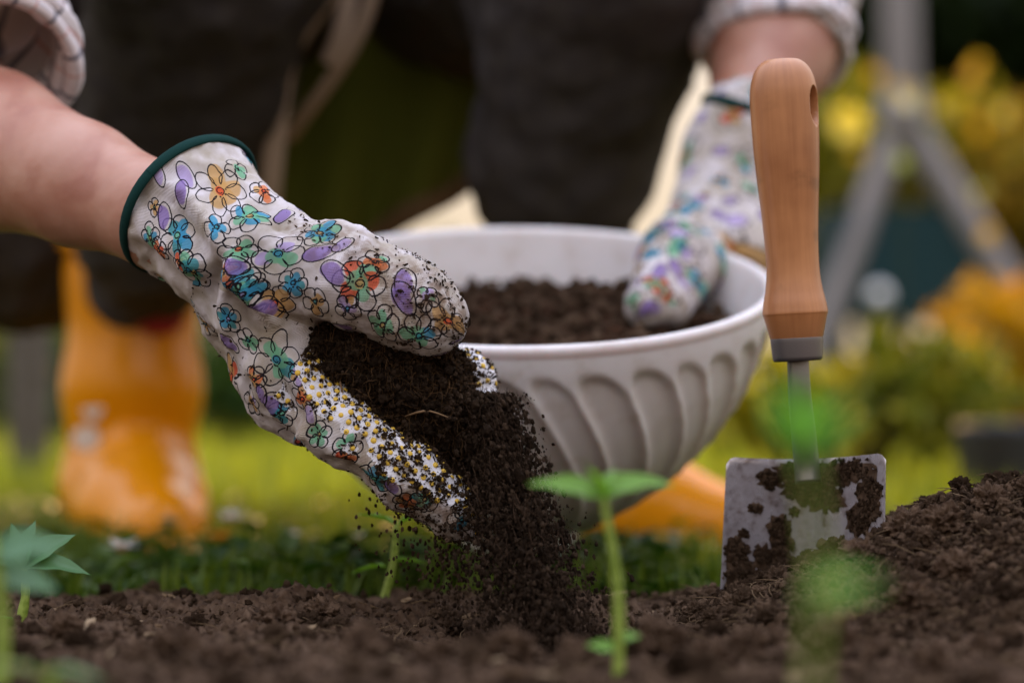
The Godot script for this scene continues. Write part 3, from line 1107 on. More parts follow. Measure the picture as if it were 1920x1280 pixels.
func build_glove_crumbs() -> void:
	# specks stuck to the thumb and the fingers
	var t := thing("soil_specks", "specks of dark soil stuck to the floral glove", "soil specks")
	var bufs := [PackedFloat32Array(), PackedFloat32Array(), PackedFloat32Array(), PackedFloat32Array(), PackedFloat32Array()]
	var g: MeshInstance3D = find_child("glove", true, false)
	var meshes: Array = [[g.mesh, 0], [g.get_node("finger_backs").mesh, 1], [g.get_node("palm_patch").mesh, 2], [g.get_node("far_fingers").mesh, 2]]
	for e in meshes:
		var arr: Array = e[0].surface_get_arrays(0)
		var v: PackedVector3Array = arr[Mesh.ARRAY_VERTEX]
		var n: PackedVector3Array = arr[Mesh.ARRAY_NORMAL]
		for k in 52000:
			var j := rng.randi() % v.size()
			var p := v[j]
			var q := (cam_xf.affine_inverse() * p)
			var px := 960.0 - q.x / q.z * FPX
			var py := 640.0 + q.y / q.z * FPX
			var chance := 0.0
			if e[1] == 0:
				# upper ridge from the wrist to the tip, the tip itself, the rim above the soil
				var ridge := 395.0 + (px - 530.0) * 0.55 if px > 530.0 else -1e3
				if px > 520.0:
					chance += 0.35 * exp(-pow((py - ridge - 12.0) / 22.0, 2.0))
				chance += 0.5 * smoothstep(680, 860, px)
				chance += 0.06 * smoothstep(560, 700, px)
			elif e[1] == 1:
				chance = 0.5 * smoothstep(660, 820, px) + 0.02
			else:
				chance = 0.25 + 0.8 * smoothstep(640, 800, px)
			var clump := noise.get_noise_3dv(p * 120.0) * 1.4 + 0.35
			if rng.randf() > chance * clampf(clump, 0.0, 1.0):
				continue
			var s := 0.00015 + 0.0006 * pow(rng.randf(), 4.0)
			p += Vector3(rng.randf_range(-1, 1), rng.randf_range(-1, 1), rng.randf_range(-1, 1)) * 0.0009
			put(bufs[1 + k % 4], Transform3D(any_basis() * Basis.from_scale(Vector3(s * rng.randf_range(0.5, 2.2), s * 0.6, s)), p + n[j] * s * 0.4), soil_tint(0.7))
	for k in range(1, 5):
		many("soil_speck", clods[k], M.crumb, bufs[k], t)

# ------------------------------------------------------------------ bowl
var bowl_xf: Transform3D
func bowl_radius(h: float) -> float:          # h: 0 at the foot, 1 at the rim
	return maxf(0.139 * pow(maxf(1.0 - pow(clampf(1.0 - h, 0.0, 1.0), 1.9), 0.0), 0.62), 0.034 * (1.0 + h))

func flute(a: float, h: float) -> float:
	var group := TAU / 11.0
	var s := fposmod(a + (1.0 - h) * 0.62 + 0.1, group) / group
	var cuts := [0.0, 0.36, 0.72, 1.0]
	for k in 3:
		if s < cuts[k + 1]:
			var w: float = cuts[k + 1] - cuts[k]
			var x: float = absf((s - cuts[k]) / w * 2.0 - 1.0)
			var arch := 0.925 - 0.10 * x * x * x * (w / 0.36)         # rounded top of each scoop
			var down := smoothstep(arch, arch - 0.045, h) * smoothstep(-0.05, 0.2, h)
			return down * (1.0 - pow(x, 4.0)) * (0.0042 if k < 2 else 0.0031)
	return 0.0

func build_bowl() -> void:
	var H := 0.135
	var t := thing("planter_bowl", "white plastic planter bowl with swirled flutes, tilted and half full of soil", "bowl")
	bowl_xf = Transform3D(Basis(Vector3.RIGHT, deg_to_rad(16.0)).scaled(Vector3(0.965, 1.0, 0.965)), P(966, 543, 1.26))
	t.transform = bowl_xf
	var b := Buf.new()
	var cols := 484
	var rows := 60
	for r in rows:
		var h := float(r) / (rows - 1)
		for k in cols:
			var a := TAU * k / cols
			var q := bowl_radius(h) - flute(a, h)
			b.vert(Vector3(cos(a) * q, (h - 1.0) * H, sin(a) * q), Vector2(float(k) / cols, h))
	for r in rows - 1:
		for k in cols:
			var k2 := (k + 1) % cols
			b.quad(r * cols + k, (r + 1) * cols + k, (r + 1) * cols + k2, r * cols + k2)
	# foot
	var c := b.vert(Vector3(0, -H, 0))
	for k in cols:
		b.tri(c, k, (k + 1) % cols)
	obj("bowl_wall", b.mesh(), M.plastic, t)
	var inn := Buf.new()
	var prof := [Vector2(0.1385, -0.003), Vector2(0.1398, 0.0006), Vector2(0.1402, 0.0026), Vector2(0.1392, 0.0046), Vector2(0.1372, 0.0052), Vector2(0.1352, 0.0044), Vector2(0.1340, 0.0018), Vector2(0.1332, -0.004)]
	for k in range(1, 16):
		var hh := 0.96 - k * 0.059
		prof.append(Vector2(bowl_radius(hh) - 0.0074, (hh - 1.0) * H))
	prof.append(Vector2(0.0005, -H + 0.006))
	for q in prof:
		for k in 160:
			var a := TAU * k / 160.0
			inn.vert(Vector3(cos(a) * q.x, q.y, sin(a) * q.x))
	for r in prof.size() - 1:
		for k in 160:
			var k2 := (k + 1) % 160
			inn.quad(r * 160 + k, (r + 1) * 160 + k, (r + 1) * 160 + k2, r * 160 + k2)
	obj("rim_and_lining", inn.mesh(), M.plastic, t)
	# soil in it
	var s := thing("bowl_soil", "dark potting soil heaped inside the white bowl", "soil")
	s.transform = bowl_xf
	var sb := Buf.new()
	var nr := 60
	for r in nr + 1:
		for k in 150:
			var a := TAU * k / 150.0
			var q := 0.1262 * r / nr
			var p := Vector2(cos(a), sin(a)) * q
			sb.vert(Vector3(p.x, bowl_soil_y(p), p.y))
	for r in nr:
		for k in 150:
			var k2 := (k + 1) % 150
			sb.quad(r * 150 + k, r * 150 + k2, (r + 1) * 150 + k2, (r + 1) * 150 + k)
	obj("soil_surface", sb.mesh(), M.soil, s)
	var bufs := [PackedFloat32Array(), PackedFloat32Array(), PackedFloat32Array(), PackedFloat32Array(), PackedFloat32Array()]
	for k in 9000:
		var p := Vector2.from_angle(rng.randf() * TAU) * 0.123 * sqrt(rng.randf())
		var q := 0.0007 + 0.003 * pow(rng.randf(), 3.0)
		var flaky := Vector3(1.6, 0.5, 1.0) if k % 5 == 0 else Vector3.ONE
		put(bufs[k % 5], Transform3D(any_basis().scaled(flaky * q), Vector3(p.x, bowl_soil_y(p) + q * 0.4, p.y)), soil_tint(0.85) if k % 5 else Color(0.12, 0.06, 0.035) * rng.randf_range(0.5, 1.0))
	for k in 5:
		many("soil_crumbs", clods[k], M.crumb, bufs[k], s)

func bowl_soil_y(p: Vector2) -> float:
	var y := -0.030 + 0.011 * noise.get_noise_2d(p.x * 18.0 + 5.0, p.y * 18.0) + 0.007 * noise2.get_noise_2d(p.x * 60.0, p.y * 60.0) + 0.004 * noise.get_noise_2d(p.x * 150.0, p.y * 150.0)
	y += 0.012 * exp(-(p - Vector2(0.05, -0.05)).length_squared() / 0.002)
	return y - 0.1 * p.y * 0.2

# ------------------------------------------------------------------ trowel
func blade_dz(x: float, y: float) -> float:
	var f := clampf((y - 858.0) / (1330.0 - 858.0), 0.0, 1.0)
	var wide := lerpf(150.0, 158.0, f) * (1.0 - 0.55 * pow(maxf(f - 0.55, 0.0) / 0.45, 2.0))
	var s := (x - 1512.0 + 14.0 * f) / wide
	var fold := absf(s - 0.28)
	return 0.022 - 0.03 * pow(absf(s + 0.12), 1.7) * (1.6 if s > -0.12 else 0.7) - 0.004 * exp(-fold * fold / 0.01) + 0.012 * f

func build_trowel() -> void:
	var D := 1.055
	var base := P(1500, 1000, D)
	var t := thing("garden_trowel", "steel trowel with turned wooden handle standing upright in the soil mound", "trowel", base)
	var top := P(1466, 112, D) - base
	var bot := P(1494, 634, D) - base
	var ax := (bot - top).normalized()
	var L := (bot - top).length()
	var u := (Vector3.RIGHT - ax * ax.x).normalized()
	var w := u.cross(ax)
	var prof := [[0.0, 0.0], [0.0, 25.0], [0.003, 33.0], [0.02, 45.0], [0.05, 55.0], [0.09, 61.0], [0.14, 63.5], [0.24, 63.0], [0.35, 61.0], [0.45, 57.5], [0.55, 53.5], [0.65, 50.5], [0.72, 49.5], [0.78, 50.5], [0.83, 54.0], [0.87, 58.5], [0.895, 60.5], [0.906, 61.2], [0.912, 61.0], [0.918, 59.8], [0.95, 55.5], [0.99, 50.5], [1.0, 49.0], [1.0, 0.0]]
	var pr := []
	for k in prof.size():
		pr.append(Vector2(prof[k][0], prof[k][1]))
	var fine := []
	fine.append(pr[0])
	fine.append_array(spline(pr.slice(1, pr.size() - 1), 220))
	fine.append(pr[-1])
	var b := Buf.new()
	var cols := 160
	for q in fine:
		for k in cols + 1:
			var a := TAU * k / cols
			var r := px_len(q.y, D)
			b.vert(top + ax * (q.x * L) + (u * cos(a) + w * sin(a)) * r, Vector2(float(k) / cols, q.x))
	# the drilled hanging hole: its mouth is pressed in on the right-hand side, tapering to a drop
	var hd := (u * 0.86 - w * 0.5).normalized()
	var hw := hd.cross(ax)
	var hole := P(1500, 200, D) - base
	for k in b.v.size():
		var p := b.v[k]
		var side := (p - top - ax * (p - top).dot(ax))
		if side.dot(hd) < 0.0:
			continue
		var along := (p - hole).dot(ax)
		var across := (p - top - ax * (p - top).dot(ax)).dot(hw)
		var e := pow(along / px_len(36, D), 2.0) + pow(across / px_len(19, D), 2.0)
		if e < 1.0:
			b.v[k] = p - hd * px_len(46, D) * smoothstep(1.0, 0.45, e)
	for r in fine.size() - 1:
		for k in cols:
			var a := r * (cols + 1) + k
			b.quad(a, a + 1, a + cols + 2, a + cols + 1)
	obj("handle", b.mesh(), M.wood, t)
	# ferrule
	var fb := Buf.new()
	var fp := [[-0.004, 46.5], [-0.004, 49.0], [0.0, 49.5], [0.012, 49.0], [0.055, 47.0], [0.064, 46.0], [0.068, 43.0], [0.068, 0.0]]
	for q in fp:
		for k in 41:
			var a := TAU * k / 40.0
			fb.vert(bot + ax * (q[0] * L * 1.2) + (u * cos(a) + w * sin(a)) * px_len(q[1], D))
	for r in fp.size() - 1:
		for k in 40:
			var a := r * 41 + k
			fb.quad(a, a + 1, a + 42, a + 41)
	obj("ferrule", fb.mesh(), M.dark_steel, t)
	# shank: comes forward out of the blade, cranked
	var sh := Buf.new()
	var path := spline([P(1496, 660, D) - base, P(1500, 740, D) - base, P(1506, 800, D + 0.006) - base, P(1512, 862, D + 0.012) - base, P(1516, 905, D + 0.012) - base], 18)
	var rr := []
	for k in 18:
		rr.append(px_len(lerpf(20.0, 25.0, k / 17.0), D))
	sh.ring_tube(path, rr, 14, Vector3.RIGHT, 0.85)
	obj("shank", sh.mesh(), M.dark_steel, t)
	# blade: a trough of sheet steel, the near hollow turned to the lens
	var bl := Buf.new()
	var nu := 41
	var nv := 31
	for side in 2:
		for j in nv:
			var f := float(j) / (nv - 1)
			for k in nu:
				var s := float(k) / (nu - 1) * 2.0 - 1.0
				var wide := lerpf(150.0, 158.0, f) * (1.0 - 0.55 * pow(maxf(f - 0.55, 0.0) / 0.45, 2.0))
				var topy := 852.0 + 8.0 * (1.0 - s * s) - 4.0 * s
				if absf(s) > 0.9:
					topy += 14.0 * pow((absf(s) - 0.9) / 0.1, 2.0) * (1.0 if f < 0.5 else 0.0)
				var y := lerpf(topy, 1330.0, f)
				var x := 1512.0 - 14.0 * f + s * wide
				var fold := absf(s - 0.28)
				var dz := 0.022 - 0.03 * pow(absf(s + 0.12), 1.7) * (1.6 if s > -0.12 else 0.7) - 0.004 * exp(-fold * fold / 0.01) + 0.012 * f
				bl.vert(P(x, y, D + dz + side * 0.0016) - base, Vector2(s, f))
	for j in nv - 1:
		for k in nu - 1:
			var a := j * nu + k
			bl.quad(a, a + nu, a + nu + 1, a + 1)
			var c := nu * nv + a
			bl.quad(c, c + 1, c + nu + 1, c + nu)
	for k in nu - 1:
		bl.quad(k, k + 1, nu * nv + k + 1, nu * nv + k)
	for j in nv - 1:
		for e in [0, nu - 1]:
			var a: int = j * nu + e
			if e == 0:
				bl.quad(a, nu * nv + a, nu * nv + a + nu, a + nu)
			else:
				bl.quad(a, a + nu, nu * nv + a + nu, nu * nv + a)
	obj("blade", bl.mesh(), M.steel, t)
	# dried soil sticking to the blade
	var cake := Buf.new()
	var crumbs := [PackedFloat32Array(), PackedFloat32Array(), PackedFloat32Array(), PackedFloat32Array(), PackedFloat32Array()]
	var spots := [[1447, 898, 26, 16], [1417, 952, 13, 9], [1462, 985, 20, 18], [1466, 1020, 20, 30], [1430, 1040, 16, 18], [1380, 1035, 22, 26], [1388, 1085, 26, 34], [1440, 1052, 24, 18], [1372, 1130, 24, 26], [1510, 905, 40, 34], [1560, 890, 46, 22], [1600, 880, 34, 20], [1545, 935, 36, 22], [1630, 930, 22, 50], [1610, 975, 20, 26], [1480, 880, 26, 14], [1395, 1000, 10, 8], [1490, 960, 9, 9]]
	for s in spots:                        # smeared mud under the crumbs
		var mb := Buf.new()
		for ring in 5:
			for k in 26:
				var a := TAU * k / 26.0
				var q: float = ring / 4.0 * (1.1 + 0.45 * noise.get_noise_2d(cos(a) * 1.6 + s[0], sin(a) * 1.6 + s[1]) + 0.2 * sin(a * 7.0 + s[0]))
				var x: float = clampf(s[0] + cos(a) * q * s[2], 1362.0, 1655.0)
				var y: float = maxf(s[1] + sin(a) * q * s[3], 868.0)
				mb.vert(P(x, y, D + blade_dz(x, y) - (0.0009 - 0.0007 * ring / 4.0)) - base)
		for ring in 4:
			for k in 26:
				var k2 := (k + 1) % 26
				mb.quad(ring * 26 + k, (ring + 1) * 26 + k, (ring + 1) * 26 + k2, ring * 26 + k2)
		obj("mud_patch", mb.mesh(), M.soil, t)
	var nsp := FastNoiseLite.new()
	nsp.seed = 9
	nsp.frequency = 0.05
	for s in spots:
		for k in int(s[2] * s[3] * 0.9):
			var q := Vector2.from_angle(rng.randf() * TAU) * sqrt(rng.randf()) * 1.25
			var x: float = s[0] + q.x * s[2]
			var y: float = s[1] + q.y * s[3]
			if q.length() > 0.75 + nsp.get_noise_2d(x, y) * 1.4:
				continue
			var dz := blade_dz(x, y)
			var r := 0.0003 + 0.0009 * pow(rng.randf(), 2.0)
			put(crumbs[1 + k % 4], Transform3D(any_basis().scaled(Vector3.ONE * r), P(x, y, D + dz - 0.0004) - base), soil_tint(0.75))
	for k in range(1, 5):
		many("dried_soil", clods[k], M.crumb, crumbs[k], t)

# ------------------------------------------------------------------ the person
func build_person() -> void:
	var person := thing("person", "person squatting in yellow boots, dark apron and floral gloves, holding soil", "person")
	var hip := P(600, -60, 1.95)
	var chest := P(560, -520, 1.72)
	var sh_l := P(130, -720, 1.72)
	var sh_r := P(1080, -740, 1.72)
	var el_l := P(-330, 60, 1.36)
	var wr_l := P(305, 408, 1.062)
	var el_r := P(1500, -330, 1.66)
	var wr_r := P(1392, 240, 1.40)
	var kn_l := P(400, -140, 1.5)
	var kn_r := P(1170, -170, 1.46)
	var head := P(600, -1180, 1.56)
	var body := sdf_body([
		[hip, chest, 0.12, 0.12, Vector3.BACK, 1.2], [sh_l, sh_r, 0.05, 0.05], [chest, P(590, -900, 1.64), 0.08, 0.045],
		[P(590, -900, 1.64), head, 0.045, 0.05], [head, head + Vector3(0, 0.06, 0.0), 0.075, 0.08], [head + Vector3(0, 0.0, 0.085), head + Vector3(0, -0.02, 0.1), 0.01, 0.014],
		[sh_l, el_l, 0.046, 0.038], [P(-150, 215, 1.22), P(-20, 280, 1.155), 0.041, 0.0375], [sh_r, el_r, 0.046, 0.038],
		[el_l, P(-150, 215, 1.22), 0.038, 0.041],
		[hip, kn_l, 0.075, 0.055], [hip, kn_r, 0.075, 0.055], [kn_l, P(300, 400, 1.68), 0.045, 0.04], [P(300, 400, 1.69), P(258, 560, 1.757), 0.038, 0.028], [kn_r, P(1055, 300, 1.585), 0.045, 0.04], [P(1052, 300, 1.585), P(1075, 560, 1.67), 0.038, 0.028],
		[el_r, P(1448, 100, 1.46), 0.037, 0.034], [P(1448, 100, 1.46), wr_r, 0.034, 0.026],
	], 0.012, 0.03)
	var arm := sdf_body([
		[P(-150, 215, 1.22), P(-20, 280, 1.155), 0.041, 0.0375], [P(-20, 280, 1.155), P(150, 345, 1.10), 0.0375, 0.0275], [P(150, 345, 1.10), wr_l, 0.0275, 0.0222],
		[wr_l, G(420, 470, 0.014), 0.0222, 0.021],
	], 0.005, 0.01)
	relax(body, 2)
	relax(arm, 3)
	body.add(arm)
	obj("body", body.mesh(), M.skin, person)
	var hair := icosphere(3)
	for k in hair.v.size():
		hair.v[k] = head + Vector3(0, 0.055, -0.02) + hair.v[k] * Vector3(0.094, 0.098, 0.1)
	obj("hair", hair.mesh(), mat(lin(0.04, 0.02, 0.01), 0.6), person)
	# trousers
	var trousers := sdf_body([
		[P(258, 560, 1.755), P(300, 400, 1.69), 0.036, 0.056], [P(300, 400, 1.68), P(345, 150, 1.6), 0.06, 0.066], [P(345, 150, 1.6), kn_l, 0.066, 0.07],
		[kn_l, P(470, -40, 1.93), 0.075, 0.11], [kn_r, P(720, -40, 1.93), 0.075, 0.11], [P(470, -40, 1.95), P(720, -40, 1.95), 0.13, 0.13],
		[P(1075, 560, 1.67), P(1050, 300, 1.585), 0.036, 0.056], [P(1055, 300, 1.585), P(1110, 60, 1.53), 0.06, 0.066], [P(1110, 60, 1.53), kn_r, 0.066, 0.07],
		[P(40, 380, 1.86), P(300, 100, 1.9), 0.094, 0.11], [P(20, 60, 1.84), P(40, 380, 1.86), 0.10, 0.094],
	], 0.009, 0.02)
	relax(trousers, 2)
	var tn := trousers.normals()
	for k in trousers.v.size():
		var p := trousers.v[k]
		trousers.v[k] = p + tn[k] * (0.007 * (0.3 - absf(noise.get_noise_3dv(p * Vector3(14, 22, 14)))) + 0.006 * noise.get_noise_3dv(p * Vector3(26, 7, 26)) + 0.003 * noise2.get_noise_3dv(p * 40.0))
	obj("trousers", trousers.mesh(), M.denim, person)
	var seam := Buf.new()
	var sp := spline([P(318, 560, 1.665), P(300, 330, 1.61), P(300, 150, 1.54), P(315, -40, 1.47)], 30)
	var sr := []
	for k in 30:
		sr.append(0.0022)
	seam.ring_tube(sp, sr, 6, Vector3.RIGHT)
	obj("side_seam", seam.mesh(), M.denim, person)
	# apron, hanging between the knees; pale strips stand for its backlit edges
	var ap := Buf.new()
	var nu := 40
	var nv := 30
	for side in 2:
		for j in nv:
			var f := float(j) / (nv - 1)
			for k in nu:
				var s := float(k) / (nu - 1)
				var top_p := P(lerpf(470, 1010, s), -200, 1.66 + 0.03 * sin(s * PI))
				var hem := P(lerpf(470, 893, s), lerpf(550, 322, pow(s, 1.1)), 1.70 + 0.02 * sin(s * PI))
				var p := top_p.lerp(hem, f)
				p.z += 0.008 * sin(s * 17.0 + f * 2.0) * f - side * 0.002
				ap.vert(p)
	for j in nv - 1:
		for k in nu - 1:
			var a := j * nu + k
			ap.quad(a, a + nu, a + nu + 1, a + 1)
			var c := nu * nv + a
			ap.quad(c, c + 1, c + nu + 1, c + nu)
	var apron := obj("apron", ap.mesh(), M.apron, person)
	tag(apron, "dark olive apron with pale strips as painted rim light")
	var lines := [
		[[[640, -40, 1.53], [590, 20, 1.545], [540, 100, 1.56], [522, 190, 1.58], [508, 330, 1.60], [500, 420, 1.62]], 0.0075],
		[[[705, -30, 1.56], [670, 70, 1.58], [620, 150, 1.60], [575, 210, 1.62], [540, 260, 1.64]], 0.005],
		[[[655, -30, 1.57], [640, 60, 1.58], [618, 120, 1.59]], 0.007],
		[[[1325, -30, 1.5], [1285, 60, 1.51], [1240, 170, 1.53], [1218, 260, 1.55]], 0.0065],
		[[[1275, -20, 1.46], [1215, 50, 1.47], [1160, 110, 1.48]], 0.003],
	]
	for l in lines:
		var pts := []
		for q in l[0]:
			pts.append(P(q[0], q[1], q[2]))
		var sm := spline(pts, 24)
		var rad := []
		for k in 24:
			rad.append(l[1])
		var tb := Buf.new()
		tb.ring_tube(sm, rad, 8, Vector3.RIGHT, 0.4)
		obj("rim_light_strip", tb.mesh(), M.rim_light, apron)  # tubes paint backlit rims along the legs and apron in beige
	var hb := Buf.new()
	var hp := []
	var hr := []
	for k in 24:
		var s := lerpf(0.45, 1.0, k / 23.0)
		var q := P(lerpf(470, 893, s), lerpf(550, 322, pow(s, 1.1)) + 6.0, 1.70 + 0.02 * sin(s * PI))
		q.z += 0.008 * sin(s * 17.0 + 2.0) - 0.001
		hp.append(q)
		hr.append(0.009)
	hb.ring_tube(hp, hr, 8, Vector3.UP, 0.35)
	obj("rim_light_strip", hb.mesh(), mat(lin(0.16, 0.1, 0.05), 0.9, 0.2), apron)  # tan strip puts the lit hem into its colour
	build_sleeves(person)
	build_boot(person, P(247, 1010, 1.76), 0.26, 0.0, 1.0, true)
	build_boot(person, P(1045, 1015, 1.69), 0.95, 0.0, 1.0, false)
	build_glove(person)
	build_other_glove(person)

func plaid() -> ImageTexture:
	var img := Image.create(256, 256, false, Image.FORMAT_RGB8)
	for y in 256:
		for x in 256:
			var c := Color(0.86, 0.84, 0.86)
			var s := 0.0
			if x % 128 < 14: s += 0.5
			if y % 128 < 12: s += 0.5
			if absi(x % 128 - 80) < 4: c = c.lerp(Color(0.75, 0.5, 0.45), 0.5)
			if absi(y % 128 - 76) < 4: c = c.lerp(Color(0.75, 0.5, 0.45), 0.5)
			c = c.lerp(Color(0.07, 0.09, 0.17), minf(s, 0.95))
			img.set_pixel(x, y, c)
	return ImageTexture.create_from_image(img)

func build_sleeves(person: Node3D) -> void:
	var m := mat(Color.WHITE, 0.9, 0.2)
	m.albedo_texture = plaid()
	M.shirt = m
	var torso := sdf_body([[P(600, -160, 1.95), P(560, -520, 1.72), 0.15, 0.145, Vector3.BACK, 1.15], [P(130, -720, 1.72), P(1080, -740, 1.72), 0.075, 0.075], [P(130, -720, 1.72), P(-330, 60, 1.36), 0.07, 0.06], [P(1080, -740, 1.72), P(1500, -330, 1.66), 0.07, 0.06]], 0.016, 0.04)
	relax(torso, 2)
	for k in torso.v.size():
		torso.uv[k] = Vector2(torso.v[k].x, torso.v[k].y) * 9.0
	var shirt := obj("shirt", torso.mesh(), m, person)
	for e in [
		[[P(-330, -560, 1.5), P(-210, -220, 1.33), P(-120, -30, 1.22), P(-68, 75, 1.185), P(-38, 138, 1.17)], [0.065, 0.06, 0.053, 0.046, 0.043], 3],
		[[P(1515, -360, 1.66), P(1490, -150, 1.55), P(1462, -20, 1.5), P(1452, 45, 1.475), P(1450, 90, 1.465)], [0.062, 0.056, 0.048, 0.043, 0.040], 7]]:
		var path := spline(e[0], 40)
		var rr := spline(e[1], 40)
		var b := Buf.new()
		var cols := 64
		for side in 2:
			for j in 40:
				var tg: Vector3 = (path[mini(j + 1, 39)] - path[maxi(j - 1, 0)]).normalized()
				var u := (Vector3.BACK - tg * tg.z).normalized()
				var w := tg.cross(u)
				for k in cols:
					var a := TAU * k / cols
					var r: float = rr[j] + 0.0035 * sin(j * 0.75 + sin(a * 2.0 + e[2]) * 2.0) + 0.002 * sin(a * 5.0 + j * 0.3) - side * 0.002
					if j > 31:
						r += 0.004 * sin((j - 31) / 9.0 * PI) + 0.0015
					b.vert(path[j] + (u * cos(a) + w * sin(a)) * r, Vector2(k / 64.0 * 3.0, j / 40.0 * 2.4))
		for j in 39:
			for k in cols:
				var k2 := (k + 1) % cols
				b.quad(j * cols + k, j * cols + k2, (j + 1) * cols + k2, (j + 1) * cols + k)
				var o := 40 * cols
				b.quad(o + j * cols + k, o + (j + 1) * cols + k, o + (j + 1) * cols + k2, o + j * cols + k2)
		for k in cols:
			var k2 := (k + 1) % cols
			b.quad(39 * cols + k, 39 * cols + k2, 79 * cols + k2, 79 * cols + k)
		obj("sleeve", b.mesh(), m, shirt)
		for roll in 3:                  # the cloth rolled up at its end
			var j := 39 - roll * 3
			var tg: Vector3 = (path[mini(j + 1, 39)] - path[j - 1]).normalized()
			var u := (Vector3.BACK - tg * tg.z).normalized()
			var w := tg.cross(u)
			var ring := []
			var wide := []
			for k in 49:
				var a := TAU * k / 48.0
				ring.append(path[j] + (u * cos(a) + w * sin(a)) * (rr[j] + 0.003 + 0.002 * sin(a * 3.0 + roll * 2.0 + e[2])) + tg * 0.003 * sin(a * 2.0 + roll))
				wide.append(0.0055 + 0.0012 * sin(a * 5.0 + roll))
			var rb := Buf.new()
			rb.ring_tube(ring, wide, 8, tg, 0.8, false)
			obj("rolled_cuff", rb.mesh(), m, shirt)

func build_boot(person: Node3D, at: Vector3, turn: float, lean: float, size: float, front: bool) -> void:
	at.y = LAWN
	var bs := Basis(Vector3.UP, turn)
	var X := func(x: float, y: float, z: float) -> Vector3: return at + bs * (Vector3(x, y, z) * size)
	var bones := [
		[X.call(0, 0.205, -0.005), X.call(0, 0.12, -0.004), 0.05, 0.046], [X.call(0, 0.12, -0.004), X.call(0, 0.055, -0.01), 0.046, 0.049],
		[X.call(0, 0.045, -0.015), X.call(0, 0.036, 0.07), 0.047, 0.042], [X.call(0, 0.034, 0.06), X.call(0.006, 0.022, 0.135), 0.044, 0.031],
	]
	var b := sdf_body(bones, 0.006, 0.02)
	relax(b, 2)
	for k in b.v.size():                      # flat underside and an open-looking cut at the top
		var q := b.v[k]
		if q.y < LAWN + 0.012: q.y = LAWN + 0.012
		var cut: float = at.y + (0.215 + 0.02 * (q.x - at.x) * -10.0) * size
		if q.y > cut: q.y = cut
		b.v[k] = q + (q - at) * Vector3(1, 0, 1) * 0.03 * sin(q.y * 70.0) * smoothstep(0.02, 0.08, q.y) * smoothstep(0.2, 0.1, q.y)
	var boot := obj("boot", b.mesh(), M.boot, person)
	tag(boot, "yellow rubber boot with a red emblem near its top" if front else "yellow rubber boot whose toe shows under the bowl")
	var so := sdf_body([[X.call(0, 0.012, -0.02), X.call(0, 0.012, 0.05), 0.05, 0.046, Vector3.UP, 3.6], [X.call(0, 0.012, 0.05), X.call(0.006, 0.012, 0.155), 0.05, 0.04, Vector3.UP, 3.6]], 0.006, 0.01)
	relax(so, 1)
	obj("sole", so.mesh(), M.boot_sole, boot)
	var rim := Buf.new()
	var rp := []
	var rr := []
	for k in 33:
		var a := TAU * k / 32.0
		var q: Vector3 = X.call(cos(a) * 0.051, 0.0, sin(a) * 0.051 - 0.005)
		q.y = at.y + (0.215 + 0.02 * (q.x - at.x) * -10.0) * size
		rp.append(q)
		rr.append(0.0035)
	rim.ring_tube(rp, rr, 8, Vector3.UP, 1.0, false)
	obj("top_band", rim.mesh(), M.boot, boot)
	if front:
		# printed emblem and pale patches, laid on the shaft
		for e in [[0.004, 0.186, 0.026, 0.016, M.red], [0.014, 0.174, 0.02, 0.016, M.red], [-0.032, 0.112, 0.008, 0.014, M.boot_pale], [-0.025, 0.12, 0.011, 0.006, M.boot_pale], [-0.036, 0.085, 0.009, 0.009, M.boot_pale], [0.02, 0.045, 0.004, 0.012, M.boot_pale]]:
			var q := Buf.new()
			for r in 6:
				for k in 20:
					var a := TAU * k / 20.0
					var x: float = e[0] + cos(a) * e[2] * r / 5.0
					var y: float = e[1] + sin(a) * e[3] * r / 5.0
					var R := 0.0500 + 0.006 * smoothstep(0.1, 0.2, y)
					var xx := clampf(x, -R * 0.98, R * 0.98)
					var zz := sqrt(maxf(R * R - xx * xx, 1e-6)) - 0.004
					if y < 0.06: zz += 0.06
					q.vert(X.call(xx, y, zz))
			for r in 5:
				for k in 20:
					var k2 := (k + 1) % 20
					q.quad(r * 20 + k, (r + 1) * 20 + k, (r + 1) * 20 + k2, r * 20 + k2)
			obj("emblem" if e[4] == M.red else "pale_patch", q.mesh(), e[4], boot)

